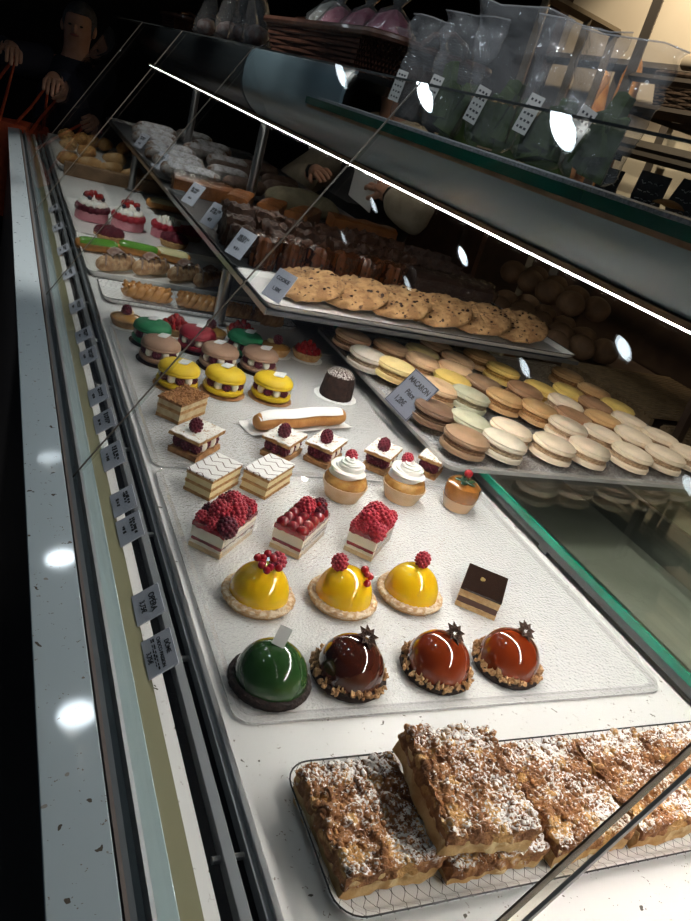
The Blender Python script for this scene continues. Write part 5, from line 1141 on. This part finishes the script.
def person(name, label, base, facing, height, arms, cloth, hairm, sleevem, lean=0):
    t = thing(name, label, 'person', base)
    f = Vector((math.cos(facing), math.sin(facing), 0)); s = Vector((-f.y, f.x, 0)); u = Vector((0, 0, 1)); H = height
    L = lambda a, b, c: s*(a*H)+f*(b*H+lean*c*H)+u*(c*H)
    V = [L(0, 0, .53)]; RR = [(.095*H, .075*H)]; E = []
    def ad(v, r, p): V.append(v); RR.append(r); E.append((p, len(V)-1)); return len(V)-1
    w = ad(L(0, 0, .62), (.070*H, .050*H), 0); ch = ad(L(0, .0, .73), (.078*H, .052*H), w); nb = ad(L(0, -.005, .80), (.050*H, .036*H), ch); nk = ad(L(0, .0, .855), (.033*H, .033*H), nb); h1 = ad(L(0, .012, .90), (.047*H, .054*H), nk); h2 = ad(L(0, .010, .95), (.050*H, .058*H), h1); ad(L(0, .004, .985), (.036*H, .042*H), h2)
    for q in (-1, 1):
        hp = ad(L(q*.055, 0, .50), .060*H, 0); kn = ad(L(q*.06, .01, .285), .040*H, hp); an = ad(L(q*.062, 0, .05), .026*H, kn); ad(L(q*.066, .07, .02), .020*H, an)
    for q, (el, wr, hd, hn, curl) in zip((-1, 1), arms):
        sh_ = ad(L(q*.100, -.005, .79), .036*H, nb); el = Vector(el)-Vector(base); wr = Vector(wr)-Vector(base)
        e = ad(el, .031*H, sh_); wi = ad(wr, (.019*H, .015*H), e); hand_nodes(wr, Vector(hd), Vector(hn), q, curl, V, E, RR, wi)
    body = skin_mesh('body', V, E, RR, MATS['skin'], t)
    # clothes follow the body
    cv = [L(0, 0, .47), L(0, 0, .53), L(0, 0, .62), L(0, 0, .73), L(0, -.005, .805), L(0, -.004, .848)]; cr = [(.112*H, .096*H), (.112*H, .092*H), (.108*H, .084*H), (.122*H, .088*H), (.098*H, .066*H), (.050*H, .050*H)]; ce = [(0, 1), (1, 2), (2, 3), (3, 4), (4, 5)]
    skin_mesh('jacket', cv, ce, cr, cloth, t, root=1)
    for q in (-1, 1): skin_mesh('trouser_leg', [L(q*.052, 0, .52), L(q*.06, .01, .285), L(q*.062, 0, .045)], [(0, 1), (1, 2)], [.072*H, .051*H, .043*H], MATS['black_cloth'], t)
    for q, (el, wr, hd, hn, curl) in zip((-1, 1), arms):
        el = Vector(el)-Vector(base); wr = Vector(wr)-Vector(base); skin_mesh('sleeve', [L(q*.055, -.005, .80), L(q*.105, -.005, .79), el, el.lerp(wr, .55), el.lerp(wr, .86)], [(0, 1), (1, 2), (2, 3), (3, 4)], [.062*H, .064*H, .056*H, .046*H, .032*H], sleevem, t)
        skin_mesh('cuff', [el.lerp(wr, .84), el.lerp(wr, .97)], [(0, 1)], [.027*H, .025*H], MATS['black_cloth'], t, levels=1)
    hc = L(0, .008, .935)
    Mh = Matrix((s, f, u)).transposed()
    def hf(p): return Vector((p.x, p.y-.006*H, p.z))
    b = B().ell((0, 0, 0), (.054*H, .064*H, .062*H), 20, 14, f=lambda p: p*(1+.06*noise.noise(p*40)) if p.y < .030*H or p.z > .022*H else p*.80)
    part('hair', b.warp(lambda p: Mh@(p+Vector((0, -.008*H, .008*H)))+hc), hairm, t)
    for q in (-1, 1):
        part('eye', B().ell(Mh@Vector((q*.018*H, .0535*H, -.004*H))+hc, (.0055*H, .005*H, .0032*H), 10, 8), MATS['dark_hair'], t)
        part('ear', B().ell(Mh@Vector((q*.050*H, .0, -.010*H))+hc, (.008*H, .014*H, .019*H), 10, 8), MATS['skin'], t)
    part('nose', B().ell(Mh@Vector((0, .061*H, -.014*H))+hc, (.009*H, .012*H, .014*H), 10, 8), MATS['skin'], t)
    part('mouth', B().ell(Mh@Vector((0, .055*H, -.032*H))+hc, (.015*H, .005*H, .004*H), 10, 6), mat('lips', (.28, .09, .08), rough=.5), t)
    return t
rh, lh = UX(385, 180, 1.30), UX(333, 165, 1.30)
rw, lw = UX(388, 194, 1.28), UX(316, 170, 1.30); re, le = UX(418, 216, 1.32), UX(285, 188, 1.36)
person('person', 'person behind the counter in cream sleeves holding a folded white paper', (1.50, (re.y+le.y)/2, ZF), R(180), 1.66, ((le, lw, (-.1, -1, .05), (-.6, 0, .8), .35), (re, rw, (-.1, 1, .15), (-.6, 0, .8), .35)), MATS['black_cloth'], MATS['dark_hair'], MATS['sleeve'])
pc = UX(362, 190, 1.27); t = thing('paper_sheet', 'folded white paper held in the hands of the person in cream sleeves', 'paper', pc); 
part('sheet', B().grid(lambda u, v: Vector((.004*math.sin(6*u), (u-.5)*.22, (v-.5)*.12+.02*u)), 14, 8).grid(lambda u, v: Vector((.006+.004*math.sin(6*u), (.5-u)*.22, (v-.5)*.12+.02*(1-u))), 14, 8), MATS['paper'], t)
# shopper at the far end with the orange bag
hA, hB = UX(17, 47, .09), UX(49, 76, .20); hA = EYE+ray(17, 47)*4.05/ray(17, 47).y; hB = EYE+ray(49, 76)*4.0/ray(49, 76).y
hd = EYE+ray(76, 24)*4.45/ray(76, 24).y
by = (hd.x+.02, hd.y+.05, ZF); ht = (hd.z-ZF)/.935
person('person', 'grey haired person in a dark coat holding an orange bag at the far counter end', by, R(-105), ht, ((hA+Vector((-.12, .26, -.08)), hA+Vector((-.02, .08, .0)), (.1, -1, -.2), (0, .2, 1), .6), (hB+Vector((.14, .26, -.06)), hB+Vector((.02, .08, .0)), (-.1, -1, -.2), (0, .2, 1), .6)), MATS['navy_cloth'], MATS['grey_hair'], MATS['navy_cloth'])
mat('orange_cloth', (.46, .075, .022), c2=(.36, .05, .016), ns=30, rough=.8, bump=.3, bs=80)
bg = EYE+ray(12, 118)*3.98/ray(12, 118).y
t = thing('orange_bag', 'orange fabric bag with long handles held up beside the counter end', 'bag', (bg.x-.02, 4.02, bg.z-.42))
part('bag_body', B().slab(.34, .14, 0, .40, 16, 10, lambda x, y: nz((x, y, 2), 12, .02), lambda p: p+Vector((nz(p, 9, .03), nz(p.yzx, 9, .02), 0))), MATS['orange_cloth'], t)
o0 = t.location
for hnd, xs in ((hA+Vector((.0, -.02, -.03)), (-.15, -.03)), (hB+Vector((0, -.02, -.03)), (.03, .15))):
    k = hnd-Vector(o0)
    for x in xs: part('handle', B().tube([(x, -.03, .39), Vector((x, -.03, .39)).lerp(k, .5)+Vector((0, 0, -.01)), k], [.020, .017, .014], 8, flat=.35), MATS['orange_cloth'], t)
# ------------------------------------------------------------------ lamps and light
W = bpy.data.worlds.new('world'); S.world = W; W.use_nodes = True
W.node_tree.nodes['Background'].inputs[0].default_value = (.10, .12, .16, 1); W.node_tree.nodes['Background'].inputs[1].default_value = .12
def ceiling_lamp(i, x, y, st, label, q=1):
    t = thing('ceiling_lamp', label, 'lamp', (x, y, 1.20), 0, 'round ceiling lamps over the shop floor')
    part('housing', B().lathe([(.0, .05), (.05*q, .05), (.078*q, .0), (.074*q, .0), (.05*q, .03), (0, .03)], 28), MATS['steel_dark'], t)
    part('stem', B().tube([(0, 0, .05), (0, 0, .74)], .008), MATS['steel_dark'], t)
    part('diffuser', B().lathe([(0, .006), (.070*q, .006), (.070*q, .010), (0, .010)], 28), mat('lamp_glow_%d' % int(st), (.82, .93, 1.0), emit=st), t, label='glowing white diffuser')
    return t
LV = {3.14: 6, 3.07: 6, 2.85: 6, 3.6: 4}
k = 0
for x, ys, st in ((.10, (.93, 1.66, 2.40, 3.14), 30), (-.40, (.7, 1.45, 2.29, 3.07), 22), (-.68, (1.2, 1.95, 2.85, 3.6), 14)):
    for y in ys:
        ceiling_lamp(k, x, y, LV.get(y, st), 'round ceiling lamp, ' + ('over the counter edge', 'second row from the counter', 'third row from the counter')[[.10, -.40, -.68].index(x)] + ', ' + ('nearest', 'second nearest', 'third nearest', 'furthest')[ys.index(y)] + ' of its row', (.74 if x > 0 else .45)); k += 1
def area(name, loc, target, sx, sy, power, col):
    ld = bpy.data.lights.new(name, 'AREA'); ld.shape = 'RECTANGLE'; ld.size = sx; ld.size_y = sy; ld.energy = power; ld.color = col
    o = bpy.data.objects.new(name, ld); COL.objects.link(o); o.location = loc; d = Vector(target)-Vector(loc); o.rotation_euler = d.to_track_quat('-Z', 'Y').to_euler(); return o
def spot(name, loc, target, power, ang, col, size=.04, blend=.5):
    ld = bpy.data.lights.new(name, 'SPOT'); ld.energy = power; ld.spot_size = R(ang); ld.spot_blend = blend; ld.color = col; ld.shadow_soft_size = size
    o = bpy.data.objects.new(name, ld); COL.objects.link(o); o.location = loc; d = Vector(target)-Vector(loc); o.rotation_euler = d.to_track_quat('-Z', 'Y').to_euler(); return o
spot('wall_spot', (1.35, 2.1, 1.9), (2.8, 2.1, .6), 95, 75, (1.0, .84, .62))
spot('wall_spot', (2.2, 3.0, 1.9), (2.8, 3.3, .5), 95, 100, (1.0, .84, .62))
spot('aisle_fill', (1.30, 2.3, 1.9), (1.30, 2.85, .22), 34, 40, (1.0, .9, .78))  # added unseen lamp, brightens the cream sleeves in the aisle
spot('counter_spot', (-.15, 1.6, 1.9), (.36, 2.15, 0), 130, 38, (1.0, .95, .88))
spot('counter_spot', (-.15, 2.7, 1.9), (.42, 3.2, .05), 75, 36, (1.0, .95, .88))
spot('well_fill', (1.85, .45, 1.9), (1.12, .62, -.1), 60, 36, (1.0, .93, .82))  # added unseen lamp to lift the dark well under the glass
spot('bag_fill', (.15, .2, 1.9), (.70, 1.05, .57), 46, 34, (.92, .96, 1.0))  # added unseen lamp so the clear bags stand out
